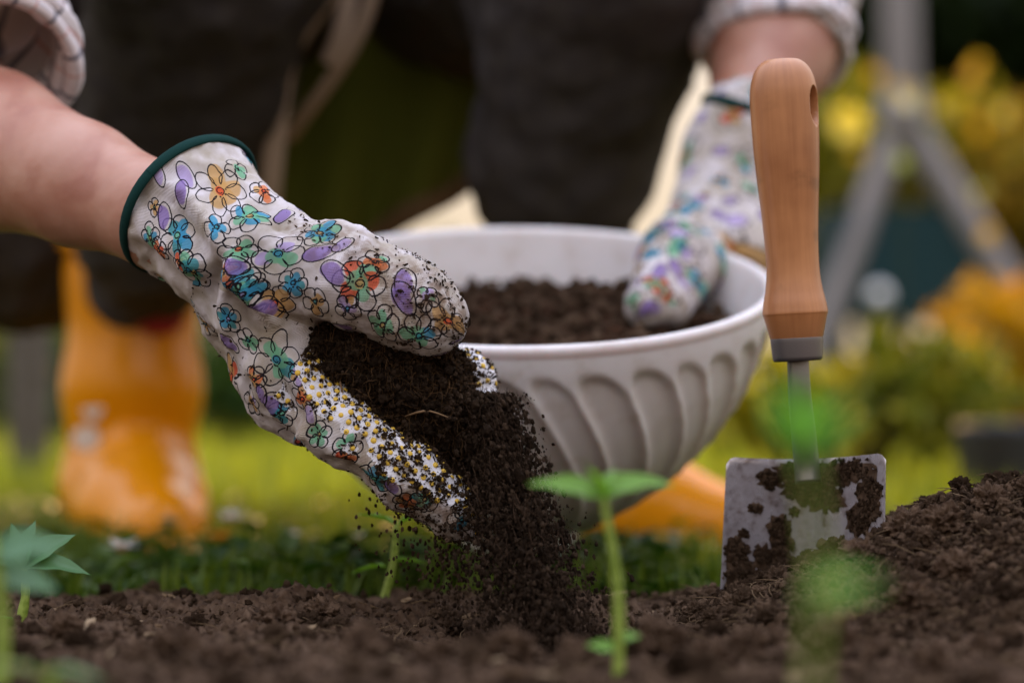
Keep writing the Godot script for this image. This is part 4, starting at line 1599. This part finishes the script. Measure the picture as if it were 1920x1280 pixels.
func build_other_glove(person: Node3D) -> void:
	var D := 1.385
	var r := D / FPX
	var bones := [
		[P(1398, 235, 1.40), P(1375, 300, 1.40), 92 * r, 96 * r], [P(1375, 300, 1.40), P(1345, 400, 1.385), 96 * r, 88 * r],
		[P(1330, 400, 1.375), P(1258, 475, 1.32), 64 * r, 54 * r], [P(1258, 475, 1.32), P(1208, 575, 1.275), 52 * r, 38 * r],
		[P(1350, 420, 1.375), P(1308, 500, 1.325), 52 * r, 46 * r], [P(1308, 500, 1.325), P(1262, 580, 1.285), 44 * r, 34 * r],
		[P(1380, 400, 1.37), P(1420, 470, 1.36), 60 * r, 50 * r], [P(1420, 470, 1.36), P(1440, 540, 1.36), 48 * r, 36 * r],
		[P(1400, 400, 1.39), P(1425, 470, 1.40), 52 * r, 40 * r],
	]
	var b := sdf_body(bones, 0.004, 0.01)
	relax(b, 2)
	var n := b.normals()
	wrinkle(b, n, 0.0016, [[[Vector2(1290, 330), Vector2(1340, 360), Vector2(1400, 380)], -0.005, 0.006], [[Vector2(1270, 400), Vector2(1320, 430), Vector2(1390, 440)], 0.004, 0.006]])
	n = b.normals()
	var ch := bone_path([[P(1398, 235, 1.40), 0.028], [P(1345, 400, 1.385), 0.026], [P(1258, 475, 1.32), 0.015], [P(1208, 575, 1.275), 0.012]])
	var g := obj("glove", map_cloth(b, n, ch, Vector2(-0.035, 0.085)), M.cloth, person)
	tag(g, "floral gardening glove reaching over the bowl rim")
	var pts := []
	var rad := []
	var ax := (P(1375, 300, 1.40) - P(1398, 235, 1.40)).normalized()
	var u := (Vector3.BACK - ax * ax.z).normalized()
	for k in 37:
		var a := TAU * k / 36.0
		pts.append(P(1404, 214, 1.40) + (u * cos(a) + ax.cross(u) * sin(a)) * 86 * r)
		rad.append(0.0035)
	var tb := Buf.new()
	tb.ring_tube(pts, rad, 8, ax, 0.8, false)
	obj("cuff_trim", tb.mesh(), M.trim, g)

# ------------------------------------------------------------------ plants
func leaf_mesh(n := 9, cup := 0.12, droop := 0.25, point := 0.8) -> Buf:      # one metre long along +z, base at the origin
	var b := Buf.new()
	for j in n + 1:
		var t := float(j) / n
		var w := 0.26 * pow(sin(PI * pow(t, point)), 0.95) * (1.0 - 0.25 * t) + 0.012 * (1.0 - t)
		for k in 5:
			var s := (k - 2) / 2.0
			b.vert(Vector3(s * w + 0.03 * sin(t * 4.0), cup * (absf(s) * w * 3.0) - droop * t * t + 0.014 * sin(t * 17.0 + s * 2.0) * absf(s), t), Vector2(s, t))
			b.c.append(Color(1, 1, 1) if absf(s) > 0.1 else Color(1.25, 1.2, 1.1))
	for j in n:
		for k in 4:
			var a := j * 5 + k
			b.quad(a, a + 1, a + 6, a + 5)
	return b

func green(c: Color, rough := 0.4) -> StandardMaterial3D:
	var m := leafy(c.linear_to_srgb(), rough)
	if not M.has("mottle"):
		M.mottle = noise_tex(256, 0.03, FastNoiseLite.TYPE_SIMPLEX, 4, 51, [[0.25, Color(0.8, 0.84, 0.7)], [0.65, Color(1, 1, 1)]])
	m.albedo_texture = M.mottle
	triplanar(m, 25.0)
	return m

func seedling(called: String, label: String, foot: Vector3, top: Vector3, leaves: Array, stem_r: float, leaf_c: Color, stem_c: Color) -> Node3D:
	var t := thing(called, label, "seedling", foot)
	var b := Buf.new()
	var mid := (top - foot) * 0.5 + Vector3(0.0022, 0, 0)
	var path := spline([Vector3(0, -0.004, 0), mid, top - foot], 14)
	var rr := []
	for k in 14:
		rr.append(stem_r * (lerpf(1.25, 0.8, k / 13.0) + 0.08 * sin(k * 1.7)))
	b.ring_tube(path, rr, 10, Vector3.RIGHT)
	obj("stem", b.mesh(), green(stem_c), t)
	var lm := green(leaf_c)
	for l in leaves:           # [azimuth deg (0 = to the right, 90 = to the lens), pitch deg, length, width factor, height along stem]
		var lb := leaf_mesh(10, 0.15, l[5] if l.size() > 5 else 0.2)
		var o := obj("leaf", lb.mesh(), lm, t)
		var dir := Basis(Vector3.UP, deg_to_rad(90.0 + l[0] - 0.0)) * Basis(Vector3.RIGHT, deg_to_rad(-l[1])) * Basis(Vector3.BACK, deg_to_rad(l[6] if l.size() > 6 else 0.0))
		o.transform = Transform3D(dir.scaled_local(Vector3(l[2] * l[3], l[2], l[2])), (top - foot) * l[4])
	return t

func ground_under(q: Vector3) -> Vector3:
	return Vector3(q.x, soil_height(q.x, q.z, true), q.z)

func build_seedlings() -> void:
	var lc := Color(0.19, 0.38, 0.06)
	var sc := Color(0.36, 0.46, 0.1)
	var top := P(1132, 935, 0.80)
	var foot := P(1160, 1290, 0.80)
	seedling("seedling", "blurred green seedling with a long stem in front of the bowl", Vector3(foot.x, soil_height(foot.x, foot.z, true), foot.z), top,
		[[6, 30, 0.025, 0.8, 1.0, 0.5, 38], [172, 24, 0.026, 0.75, 1.0, 0.35, -40], [60, 60, 0.013, 0.9, 1.0, 0.2, 0], [230, 62, 0.015, 0.8, 1.0, 0.2, -20], [150, 70, 0.011, 0.8, 1.0, 0.2, 20], [185, 8, 0.010, 1.1, 0.16, 0.1, -45], [10, 14, 0.009, 1.1, 0.2, 0.1, 40]], 0.0016, lc, sc)
	top = P(1512, 850, 0.46)
	foot = P(1515, 1310, 0.46)
	seedling("seedling", "very blurred pale seedling in front of the trowel blade", foot, top,
		[[15, 48, 0.014, 0.9, 1.0, 0.1, 35], [150, 62, 0.015, 0.9, 1.0, 0.1, -35], [80, 70, 0.013, 0.9, 1.0], [250, 70, 0.014, 0.9, 1.0], [12, 20, 0.016, 0.9, 0.4, 0.2, 30]], 0.0008, Color(0.14, 0.42, 0.06), Color(0.4, 0.5, 0.14))
	top = P(43, 1065, 1.0)
	foot = P(30, 1195, 1.0)
	seedling("seedling", "small seedling with toothed upper leaves at the left of the bed", ground_under(foot), top,
		[[-6, 8, 0.027, 0.85, 1.0, 0.3, 35], [22, 40, 0.026, 1.0, 1.0, 0.2, 40], [120, 20, 0.024, 1.1, 1.0, 0.2, 0], [170, 30, 0.022, 1.1, 1.0, 0.2, -35], [75, 70, 0.022, 0.8, 1.0, 0.15], [150, 72, 0.02, 0.9, 1.0, 0.1, -20], [200, 20, 0.01, 1.2, 0.1]], 0.0019, Color(0.12, 0.25, 0.12), sc)
	top = P(-20, 1000, 0.74)
	foot = P(0, 1290, 0.74)
	seedling("seedling", "out of focus seedling cut off by the left edge", foot, top,
		[[0, 15, 0.022, 1.2, 0.85, 0.1, 40], [30, -5, 0.022, 1.3, 0.7, 0.1, 40], [150, 30, 0.02, 1.0, 1.0]], 0.002, Color(0.12, 0.25, 0.14), sc)
	top = P(742, 985, 1.13)
	foot = P(714, 1150, 1.13)
	seedling("seedling", "slender seedling behind the falling soil, under the glove", ground_under(foot), top,
		[[15, 25, 0.02, 0.5, 1.0], [165, 25, 0.02, 0.5, 1.0], [170, 0, 0.018, 0.6, 0.45], [10, 10, 0.018, 0.6, 0.5]], 0.0017, lc, sc)
	foot = P(95, 1300, 0.66)
	seedling("seedling", "blurred leaf of a low seedling at the bottom left corner", foot, P(70, 1262, 0.66),
		[[-8, -2, 0.02, 0.9, 1.0, 0.1], [190, 15, 0.016, 1.0, 1.0]], 0.0015, Color(0.12, 0.22, 0.12), sc)

func build_lawn() -> void:
	var b := Buf.new()
	var n := 60
	for z in n:
		for x in n:
			var Z := -1.19 - pow(float(z) / (n - 1), 2.0) * 60.0
			var X := (float(x) / (n - 1) * 2.0 - 1.0) * 30.0
			b.vert(Vector3(X, LAWN + 0.01 * noise.get_noise_2d(X * 0.8, Z * 0.8), Z))
	for z in n - 1:
		for x in n - 1:
			var a := z * n + x
			b.quad(a, a + 1, a + n + 1, a + n)
	tag(obj("lawn", b.mesh(), M.lawn_soil), "green lawn behind the soil bed", "", "", "structure")
	var blade := Buf.new()
	for j in 5:
		var t := j / 4.0
		var w := 0.5 * (1.0 - t * t)
		blade.vert(Vector3(-w, t, 0.25 * t * t))
		blade.vert(Vector3(w, t, 0.25 * t * t))
	for j in 4:
		blade.quad(j * 2, j * 2 + 1, j * 2 + 3, j * 2 + 2)
	var bm := blade.mesh()
	var buf := PackedFloat32Array()
	for k in 110000:
		var t := pow(rng.randf(), 1.7)
		var z := -1.17 - t * 7.0
		var wide := 0.26 * -z + 0.25
		var x := rng.randf_range(-wide, wide)
		var edge := 0.02 * noise.get_noise_2d(x * 12.0, 3.0)
		if z > -1.19 + edge:
			continue
		var h := rng.randf_range(0.009, 0.022) * (0.2 + 0.95 * -z)
		var c := Color(0.06, 0.11, 0.012).lerp(Color(0.56, 0.62, 0.04), rng.randf() * clampf((-z - 1.3) * 0.8, 0.15, 1.0))  # farther blades are lightened, a sunlit glow put into their colour
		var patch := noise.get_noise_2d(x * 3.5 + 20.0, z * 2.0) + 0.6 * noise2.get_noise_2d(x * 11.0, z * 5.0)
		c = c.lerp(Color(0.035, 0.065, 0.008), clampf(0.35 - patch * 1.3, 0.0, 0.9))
		h *= 1.0 + 0.7 * patch
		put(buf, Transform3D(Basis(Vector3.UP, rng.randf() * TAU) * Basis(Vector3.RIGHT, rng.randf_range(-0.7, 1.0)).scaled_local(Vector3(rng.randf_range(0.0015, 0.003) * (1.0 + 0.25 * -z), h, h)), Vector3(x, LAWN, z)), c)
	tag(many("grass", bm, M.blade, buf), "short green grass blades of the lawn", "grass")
	# clover and low weeds along the edge of the bed
	var lb := leaf_mesh(5, 0.2, 0.15)
	var lm := lb.mesh()
	buf = PackedFloat32Array()
	for k in 9000:
		var x := rng.randf_range(-0.55, 0.6)
		var z := -1.19 - 0.95 * pow(rng.randf(), 2.4) + 0.018 * noise.get_noise_2d(x * 12.0, 3.0)
		var s := rng.randf_range(0.010, 0.024)
		var y := LAWN + rng.randf_range(0.001, 0.024 + 0.024 * noise.get_noise_2d(x * 9.0, z * 9.0 + 50.0)) * smoothstep(-1.18, -1.24, z)
		put(buf, Transform3D(Basis(Vector3.UP, rng.randf() * TAU) * Basis(Vector3.RIGHT, rng.randf_range(-0.6, 0.3)).scaled_local(Vector3(s * 1.3, s, s)), Vector3(x, y, z)), Color(0.02, 0.055, 0.012).lerp(Color(0.09, 0.15, 0.025), pow(rng.randf(), 2.0)))
	tag(many("clover_leaves", lm, M.leaf, buf), "dark green clover leaves along the edge of the lawn", "clover")
	# daisies
	for e in [[228, 1030, 1.36, "small white daisy in the grass before the left boot"], [432, 975, 1.5, "pinkish white clover head beside the toe of the left boot"], [553, 1003, 1.4, "tiny white flower in the grass below the glove"], [676, 1008, 1.4, "tiny white flower in the grass under the fingers"], [1395, 1010, 1.3, "little white flower beside the trowel blade"]]:
		var q := P(e[0], e[1], e[2])
		var t := thing("lawn_daisy", e[3], "flower", Vector3(q.x, LAWN, q.z), "small flowers in the lawn")
		var st := Buf.new()
		st.ring_tube([Vector3.ZERO, Vector3(0.001, (q.y - LAWN) * 0.5, 0), Vector3(0, q.y - LAWN, 0)], [0.0008, 0.0008, 0.0008], 5, Vector3.RIGHT)
		obj("stem", st.mesh(), green(Color(0.12, 0.2, 0.04)), t)
		var sz := 0.011 if e[0] < 450 else 0.005
		var pm := leaf_mesh(4, 0.1, 0.1).mesh()
		for k in 12:
			var o := obj("petal", pm, M.petal, t)
			o.transform = Transform3D(Basis(Vector3.UP, TAU * k / 12.0) * Basis(Vector3.RIGHT, -0.7 + 0.4 * (k % 2)).scaled_local(Vector3.ONE * sz), Vector3(0, q.y - LAWN, 0))
		var c := obj("flower_centre", clods[1], mat(lin(0.6, 0.35, 0.05), 0.8), t)
		c.transform = Transform3D(Basis.from_scale(Vector3.ONE * sz * 0.3), Vector3(0, q.y - LAWN + 0.001, 0))
	# an orange blossom at the toe of the boot
	var q := P(410, 1012, 1.48)
	var t := thing("orange_blossom", "bright orange blossom lying at the toe of the left boot", "flower", q)
	for k in 9:
		var o := obj("petal", leaf_mesh(4, 0.2, 0.1).mesh(), green(Color(0.75, 0.26, 0.01)), t)
		o.transform = Transform3D(Basis(Vector3.UP, TAU * k / 9.0) * Basis(Vector3.RIGHT, -0.6 + 0.3 * (k % 2)).scaled_local(Vector3.ONE * 0.011), Vector3.ZERO)

func bush(called: String, label: String, c: Vector3, r: Vector3, count: int, size: float, c0: Color, c1: Color, category := "bush") -> Node3D:
	var t := thing(called, label, category, Vector3(c.x, LAWN, c.z))
	var up := c.y - LAWN
	var lm := leaf_mesh(3, 0.25, 0.2).mesh()
	var buf := PackedFloat32Array()
	var blobs := []
	for k in 9:
		blobs.append([Vector3(rng.randf_range(-0.6, 0.6), rng.randf_range(-0.6, 0.6), rng.randf_range(-0.6, 0.6)), rng.randf_range(0.3, 0.55)])
	for k in count:
		var bl: Array = blobs[k % 9]
		var d := Vector3(rng.randfn(), rng.randfn(), rng.randfn()).normalized()
		var p: Vector3 = (bl[0] + d * bl[1] * pow(rng.randf(), 0.35)) * r + Vector3(0, up, 0)
		if p.y < 0.01:
			continue
		var s := size * rng.randf_range(0.6, 1.3)
		put(buf, Transform3D(any_basis().scaled_local(Vector3.ONE * s), p), c0.lerp(c1, rng.randf() * (0.4 + 0.6 * (k % 9) / 8.0)))
	many("foliage", lm, M.far_leaf, buf, t)
	var st := Buf.new()
	for bl in blobs:
		var e: Vector3 = bl[0] * r + Vector3(0, up, 0)
		st.ring_tube(spline([Vector3(0, -0.02, 0), Vector3(e.x * 0.3, e.y * 0.55, e.z * 0.3), e], 6), [0.02, 0.018, 0.014, 0.01, 0.007, 0.004], 6, Vector3.RIGHT)
	obj("stem", st.mesh(), M.bark, t)
	return t

func tree(called: String, label: String, foot: Vector3, h: float, r: Vector3, count: int, size: float, c0: Color, c1: Color) -> void:
	var t := thing(called, label, "tree", foot)
	var b := Buf.new()
	b.ring_tube(spline([Vector3.ZERO, Vector3(0.05, h * 0.4, 0), Vector3(0, h * 0.9, 0.05)], 8), [0.16, 0.13, 0.12, 0.11, 0.1, 0.08, 0.06, 0.03], 10, Vector3.RIGHT)
	var buf := PackedFloat32Array()
	var lm := leaf_mesh(3, 0.25, 0.2).mesh()
	for k in 16:
		var o := Vector3(rng.randf_range(-0.7, 0.7), rng.randf_range(-0.7, 0.7), rng.randf_range(-0.7, 0.7)) * r + Vector3(0, h, 0)
		b.ring_tube(spline([Vector3(0, maxf(o.y * 0.5, 0.4), 0), o * Vector3(0.5, 0.85, 0.5), o], 5), [0.05, 0.04, 0.03, 0.02, 0.008], 6, Vector3.RIGHT)
		var rr := rng.randf_range(0.28, 0.5)
		for j in count / 16:
			var d := Vector3(rng.randfn(), rng.randfn(), rng.randfn()).normalized()
			var p := o + d * r * rr * pow(rng.randf(), 0.4)
			put(buf, Transform3D(any_basis().scaled_local(Vector3.ONE * size * rng.randf_range(0.6, 1.3)), p), c0.lerp(c1, rng.randf()))
	obj("trunk", b.mesh(), M.bark, t)
	many("crown", lm, M.far_leaf, buf, t)

func build_background() -> void:
	var dark0 := Color(0.012, 0.028, 0.006)
	var dark1 := Color(0.04, 0.07, 0.012)
	var yel0 := Color(0.05, 0.085, 0.008)
	var yel1 := Color(0.6, 0.52, 0.03)
	# right of the trowel
	bush("yellow_green_shrub", "sunlit yellow green shrub behind the trowel handle", P(1640, 390, 4.9), Vector3(0.34, 0.26, 0.3), 3600, 0.05, yel0, yel1)
	bush("yellow_flowering_shrub", "yellow and orange flowering shrub at the right edge", P(1950, 690, 3.0), Vector3(0.15, 0.12, 0.15), 1800, 0.035, Color(0.4, 0.24, 0.01), Color(0.75, 0.38, 0.01))
	bush("tall_golden_shrub", "tall shrub with golden leaves behind the right leg of the grey stand", P(1900, 330, 4.8), Vector3(0.35, 0.26, 0.3), 2400, 0.05, Color(0.06, 0.06, 0.006), Color(0.72, 0.42, 0.02))
	bush("low_green_plant", "low leafy green plant between the bowl and the trowel blade", P(1600, 735, 2.6), Vector3(0.22, 0.07, 0.15), 900, 0.035, yel0, yel1, "plant")
	bush("mid_green_bush", "mid green bush behind the left boot", P(430, 640, 4.6), Vector3(0.5, 0.2, 0.3), 2000, 0.05, Color(0.03, 0.08, 0.01), Color(0.1, 0.16, 0.02))
	bush("mid_green_bush", "yellowish bush at the left edge behind the grey post", P(20, 640, 4.8), Vector3(0.4, 0.25, 0.3), 1500, 0.05, Color(0.06, 0.1, 0.01), Color(0.2, 0.2, 0.03))
	for e in [[-3.6, 10.0, "leftmost"], [-1.9, 10.6, "second"], [2.5, 9.6, "third"], [4.2, 10.4, "fourth"], [-5.6, 10.5, "outer left"], [6.2, 10.6, "outer right"]]:
		tree("dark_tree", "%s of the dark leafy trees closing the garden" % e[2], Vector3(e[0], LAWN, -e[1]), 1.7, Vector3(1.3, 1.3, 1.0), 5600, 0.17, dark0, dark1)
	bush("dark_shrub", "dense dark shrub at the upper right behind the grey stand", P(1830, -20, 9.0), Vector3(1.2, 0.5, 0.5), 8000, 0.12, dark0, dark1)
	# grey stand with two splayed legs
	var t := thing("metal_stand", "grey metal stand with a post and two splayed legs in the background", "stand", Vector3(P(1685, 200, 4.4).x, LAWN, -4.4))
	var at := t.position
	var joint := P(1692, 215, 4.4) - at
	for e in [["post", P(1680, -260, 4.4) - at, 0.034], ["leg", Vector3(P(1440, 800, 4.4).x - at.x, 0, 0.05), 0.024], ["leg", Vector3(P(2100, 800, 4.4).x - at.x, 0, 0.05), 0.028]]:
		var b := Buf.new()
		b.ring_tube([joint, joint.lerp(e[1], 0.5), e[1]], [e[2], e[2], e[2]], 12, Vector3.BACK)
		obj(e[0], b.mesh(), M.grey_metal, t)
	var hub := obj("joint", icosphere(2).mesh(), M.grey_metal, t)
	hub.transform = Transform3D(Basis.from_scale(Vector3(0.045, 0.06, 0.045)), joint)
	# dark teal chair seat / crate
	crate("garden_crate", "dark teal crate standing in the grass behind the trowel handle", P(1670, 500, 4.5), Vector3(0.135, 0.1, 0.12), M.teal)
	for e in [[1592, 232, 3.6, 0.036, Color(0.95, 0.8, 0.2), "large pale yellow blossom added as a light spot just right of the trowel handle"], [1822, 142, 4.2, 0.02, Color(0.8, 0.5, 0.12), "topmost golden blossom added as a light spot at the upper right"], [1762, 205, 4.1, 0.02, Color(0.8, 0.55, 0.2), "golden blossom added as a light spot right of the stand post"], [1700, 192, 3.0, 0.013, Color(0.8, 0.8, 0.82), "white blossom added as a light spot in front of the joint of the grey stand"], [1690, 305, 3.0, 0.013, Color(0.4, 0.5, 0.2), "pale green blossom added as a light spot below the joint of the grey stand"], [1852, 440, 3.0, 0.014, Color(0.7, 0.5, 0.15), "golden blossom added as a light spot in front of the right leg of the stand"], [1690, 170, 4.2, 0.016, Color(0.8, 0.6, 0.2), "small golden blossom added as a light spot left of the upper blossoms"], [1905, 560, 3.0, 0.03, Color(0.8, 0.35, 0.02), "big orange blossom at the right edge"], [1810, 660, 2.8, 0.03, Color(0.85, 0.45, 0.02), "big yellow orange blossom above the black pot"]]:
		var q := P(e[0], e[1], e[2])
		var fl := thing("blossom", e[5], "flower", q, "blossoms in the background shrubs")
		var pm := leaf_mesh(4, 0.2, 0.15).mesh()  # all but the two orange blossoms are added as bokeh light spots
		var gm := green(e[4], 0.35)
		for k in 8:
			var o := obj("petal", pm, gm, fl)
			o.transform = Transform3D(Basis(Vector3.BACK, TAU * k / 8.0) * Basis(Vector3.RIGHT, -1.2).scaled_local(Vector3.ONE * e[3]), Vector3.ZERO)
		var sb := Buf.new()
		sb.ring_tube([Vector3.ZERO, Vector3(0.01, -0.05, -0.03), Vector3(0.0, LAWN - q.y, -0.05)], [0.0005, 0.0007, 0.0008], 5, Vector3.RIGHT)
		obj("stem", sb.mesh(), green(Color(0.04, 0.06, 0.015)), fl)
	var small := leaf_mesh(4, 0.2, 0.15).mesh()
	var golds := [green(Color(0.9, 0.62, 0.08), 0.3), green(Color(0.85, 0.5, 0.04), 0.3), green(Color(0.8, 0.75, 0.3), 0.3)]
	for k in 16:  # blossoms added only to give round bokeh light spots
		var q := P(rng.randf_range(1560, 1915), rng.randf_range(100, 480), rng.randf_range(4.3, 4.9))
		var fl := thing("blossom", "small golden blossom added as a light spot among the shrubs at the upper right", "flower", q, "small golden light spots at the upper right")
		for j in 6:
			var o := obj("petal", small, golds[k % 3], fl)
			o.transform = Transform3D(Basis(Vector3.BACK, TAU * j / 6.0) * Basis(Vector3.RIGHT, -1.2).scaled_local(Vector3.ONE * rng.randf_range(0.014, 0.022)), Vector3.ZERO)
	var ball := obj("highlight_ball", icosphere(3).mesh(), M.white)  # white ball added in place of a point highlight
	ball.transform = Transform3D(Basis.from_scale(Vector3.ONE * 0.018), P(1650, 553, 4.3))
	tag(ball, "small white ball added as a highlight against the dark teal crate", "ball")
	pot("plant_pot", "black plant pot at the right edge behind the soil mound", P(1890, 850, 2.3), 0.05, 0.03, M.black)
	pot("tree_stump", "grey weathered stump left of the left boot", P(55, 700, 3.0), 0.03, 0.1, M.log)

func crate(called: String, label: String, c: Vector3, h: Vector3, m: Material) -> void:
	var t := thing(called, label, "crate", Vector3(c.x, LAWN, c.z))
	var up := c.y - LAWN
	for e in [["side_panel", Vector3(0, up, h.z), Vector3(h.x, h.y, 0.008)], ["side_panel", Vector3(0, up, -h.z), Vector3(h.x, h.y, 0.008)], ["side_panel", Vector3(h.x - 0.008, up, 0), Vector3(0.008, h.y, h.z - 0.01)], ["side_panel", Vector3(-h.x + 0.008, up, 0), Vector3(0.008, h.y, h.z - 0.01)], ["bottom_panel", Vector3(0, up - h.y + 0.01, 0), Vector3(h.x - 0.02, 0.008, h.z - 0.012)]]:
		var b := BoxMesh.new()
		b.size = e[2] * 2.0
		obj(e[0], b, m, t).position = e[1]
	for x in [-1, 1]:
		for z in [-1, 1]:
			var b := BoxMesh.new()
			b.size = Vector3(0.022, up - h.y + 0.04, 0.022)
			obj("leg", b, m, t).position = Vector3(x * (h.x - 0.03), (up - h.y) * 0.5, z * (h.z - 0.03))

func pot(called: String, label: String, c: Vector3, r: float, half: float, m: Material) -> void:
	var t := thing(called, label, "pot" if called == "plant_pot" else "stump", Vector3(c.x, LAWN, c.z))
	var top := c.y - LAWN + half
	var b := Buf.new()
	b.ring_tube([Vector3(0, -0.02, 0), Vector3(0, top * 0.5, 0), Vector3(0, top * 0.9, 0), Vector3(0, top, 0)], [r * 0.85, r * 0.93, r, r * 0.98], 20, Vector3.RIGHT)
	obj("pot_wall" if called == "plant_pot" else "trunk", b.mesh(), m, t)

# ------------------------------------------------------------------
func _ready() -> void:
	rng.seed = 4711
	var cam := Camera3D.new()
	cam.name = "camera"
	add_child(cam)
	cam.position = Vector3(0, EYE, 0)
	cam.rotation = Vector3(atan(140.0 / FPX), 0, 0)
	var at := CameraAttributesPhysical.new()
	at.frustum_focal_length = 85.0
	at.frustum_focus_distance = 1.022
	at.exposure_aperture = 4.2
	at.frustum_near = 0.05
	at.frustum_far = 300.0
	cam.attributes = at
	cam.fov = rad_to_deg(2.0 * atan(12.0 / 85.0))
	cam.near = 0.05
	cam.far = 300.0
	cam.current = true
	cam_xf = cam.transform
	var sun := DirectionalLight3D.new()
	sun.name = "sun"
	sun.light_energy = 1.6
	sun.light_color = Color(1.0, 0.78, 0.48)
	sun.light_angular_distance = 0.6
	sun.shadow_enabled = true
	add_child(sun)
	sun.look_at_from_position(Vector3(-0.08, 0.7, -1.0) * 10.0, Vector3.ZERO)
	var sky := ProceduralSkyMaterial.new()
	sky.sky_top_color = Color(1.05, 1.09, 1.21)
	sky.sky_horizon_color = Color(0.6, 0.53, 0.42)
	sky.sky_curve = 1.1
	sky.sky_energy_multiplier = 1.4
	sky.ground_bottom_color = Color(0.1, 0.1, 0.06)
	sky.ground_horizon_color = Color(0.3, 0.3, 0.2)
	sky.sun_angle_max = 50.0
	sky.sun_curve = 0.12
	var env := Environment.new()
	env.background_mode = Environment.BG_SKY
	env.sky = Sky.new()
	env.sky.sky_material = sky
	env.tonemap_mode = Environment.TONE_MAPPER_LINEAR
	env.tonemap_exposure = 1.27
	env.sdfgi_enabled = true
	env.ssao_enabled = true
	env.ssil_enabled = true
	var we := WorldEnvironment.new()
	we.name = "environment"
	we.environment = env
	add_child(we)
	make_materials()
	make_clods()
	build_soil()
	build_lawn()
	build_background()
	build_person()
	build_bowl()
	build_trowel()
	build_handful()
	build_falling()
	build_glove_crumbs()
	build_seedlings()
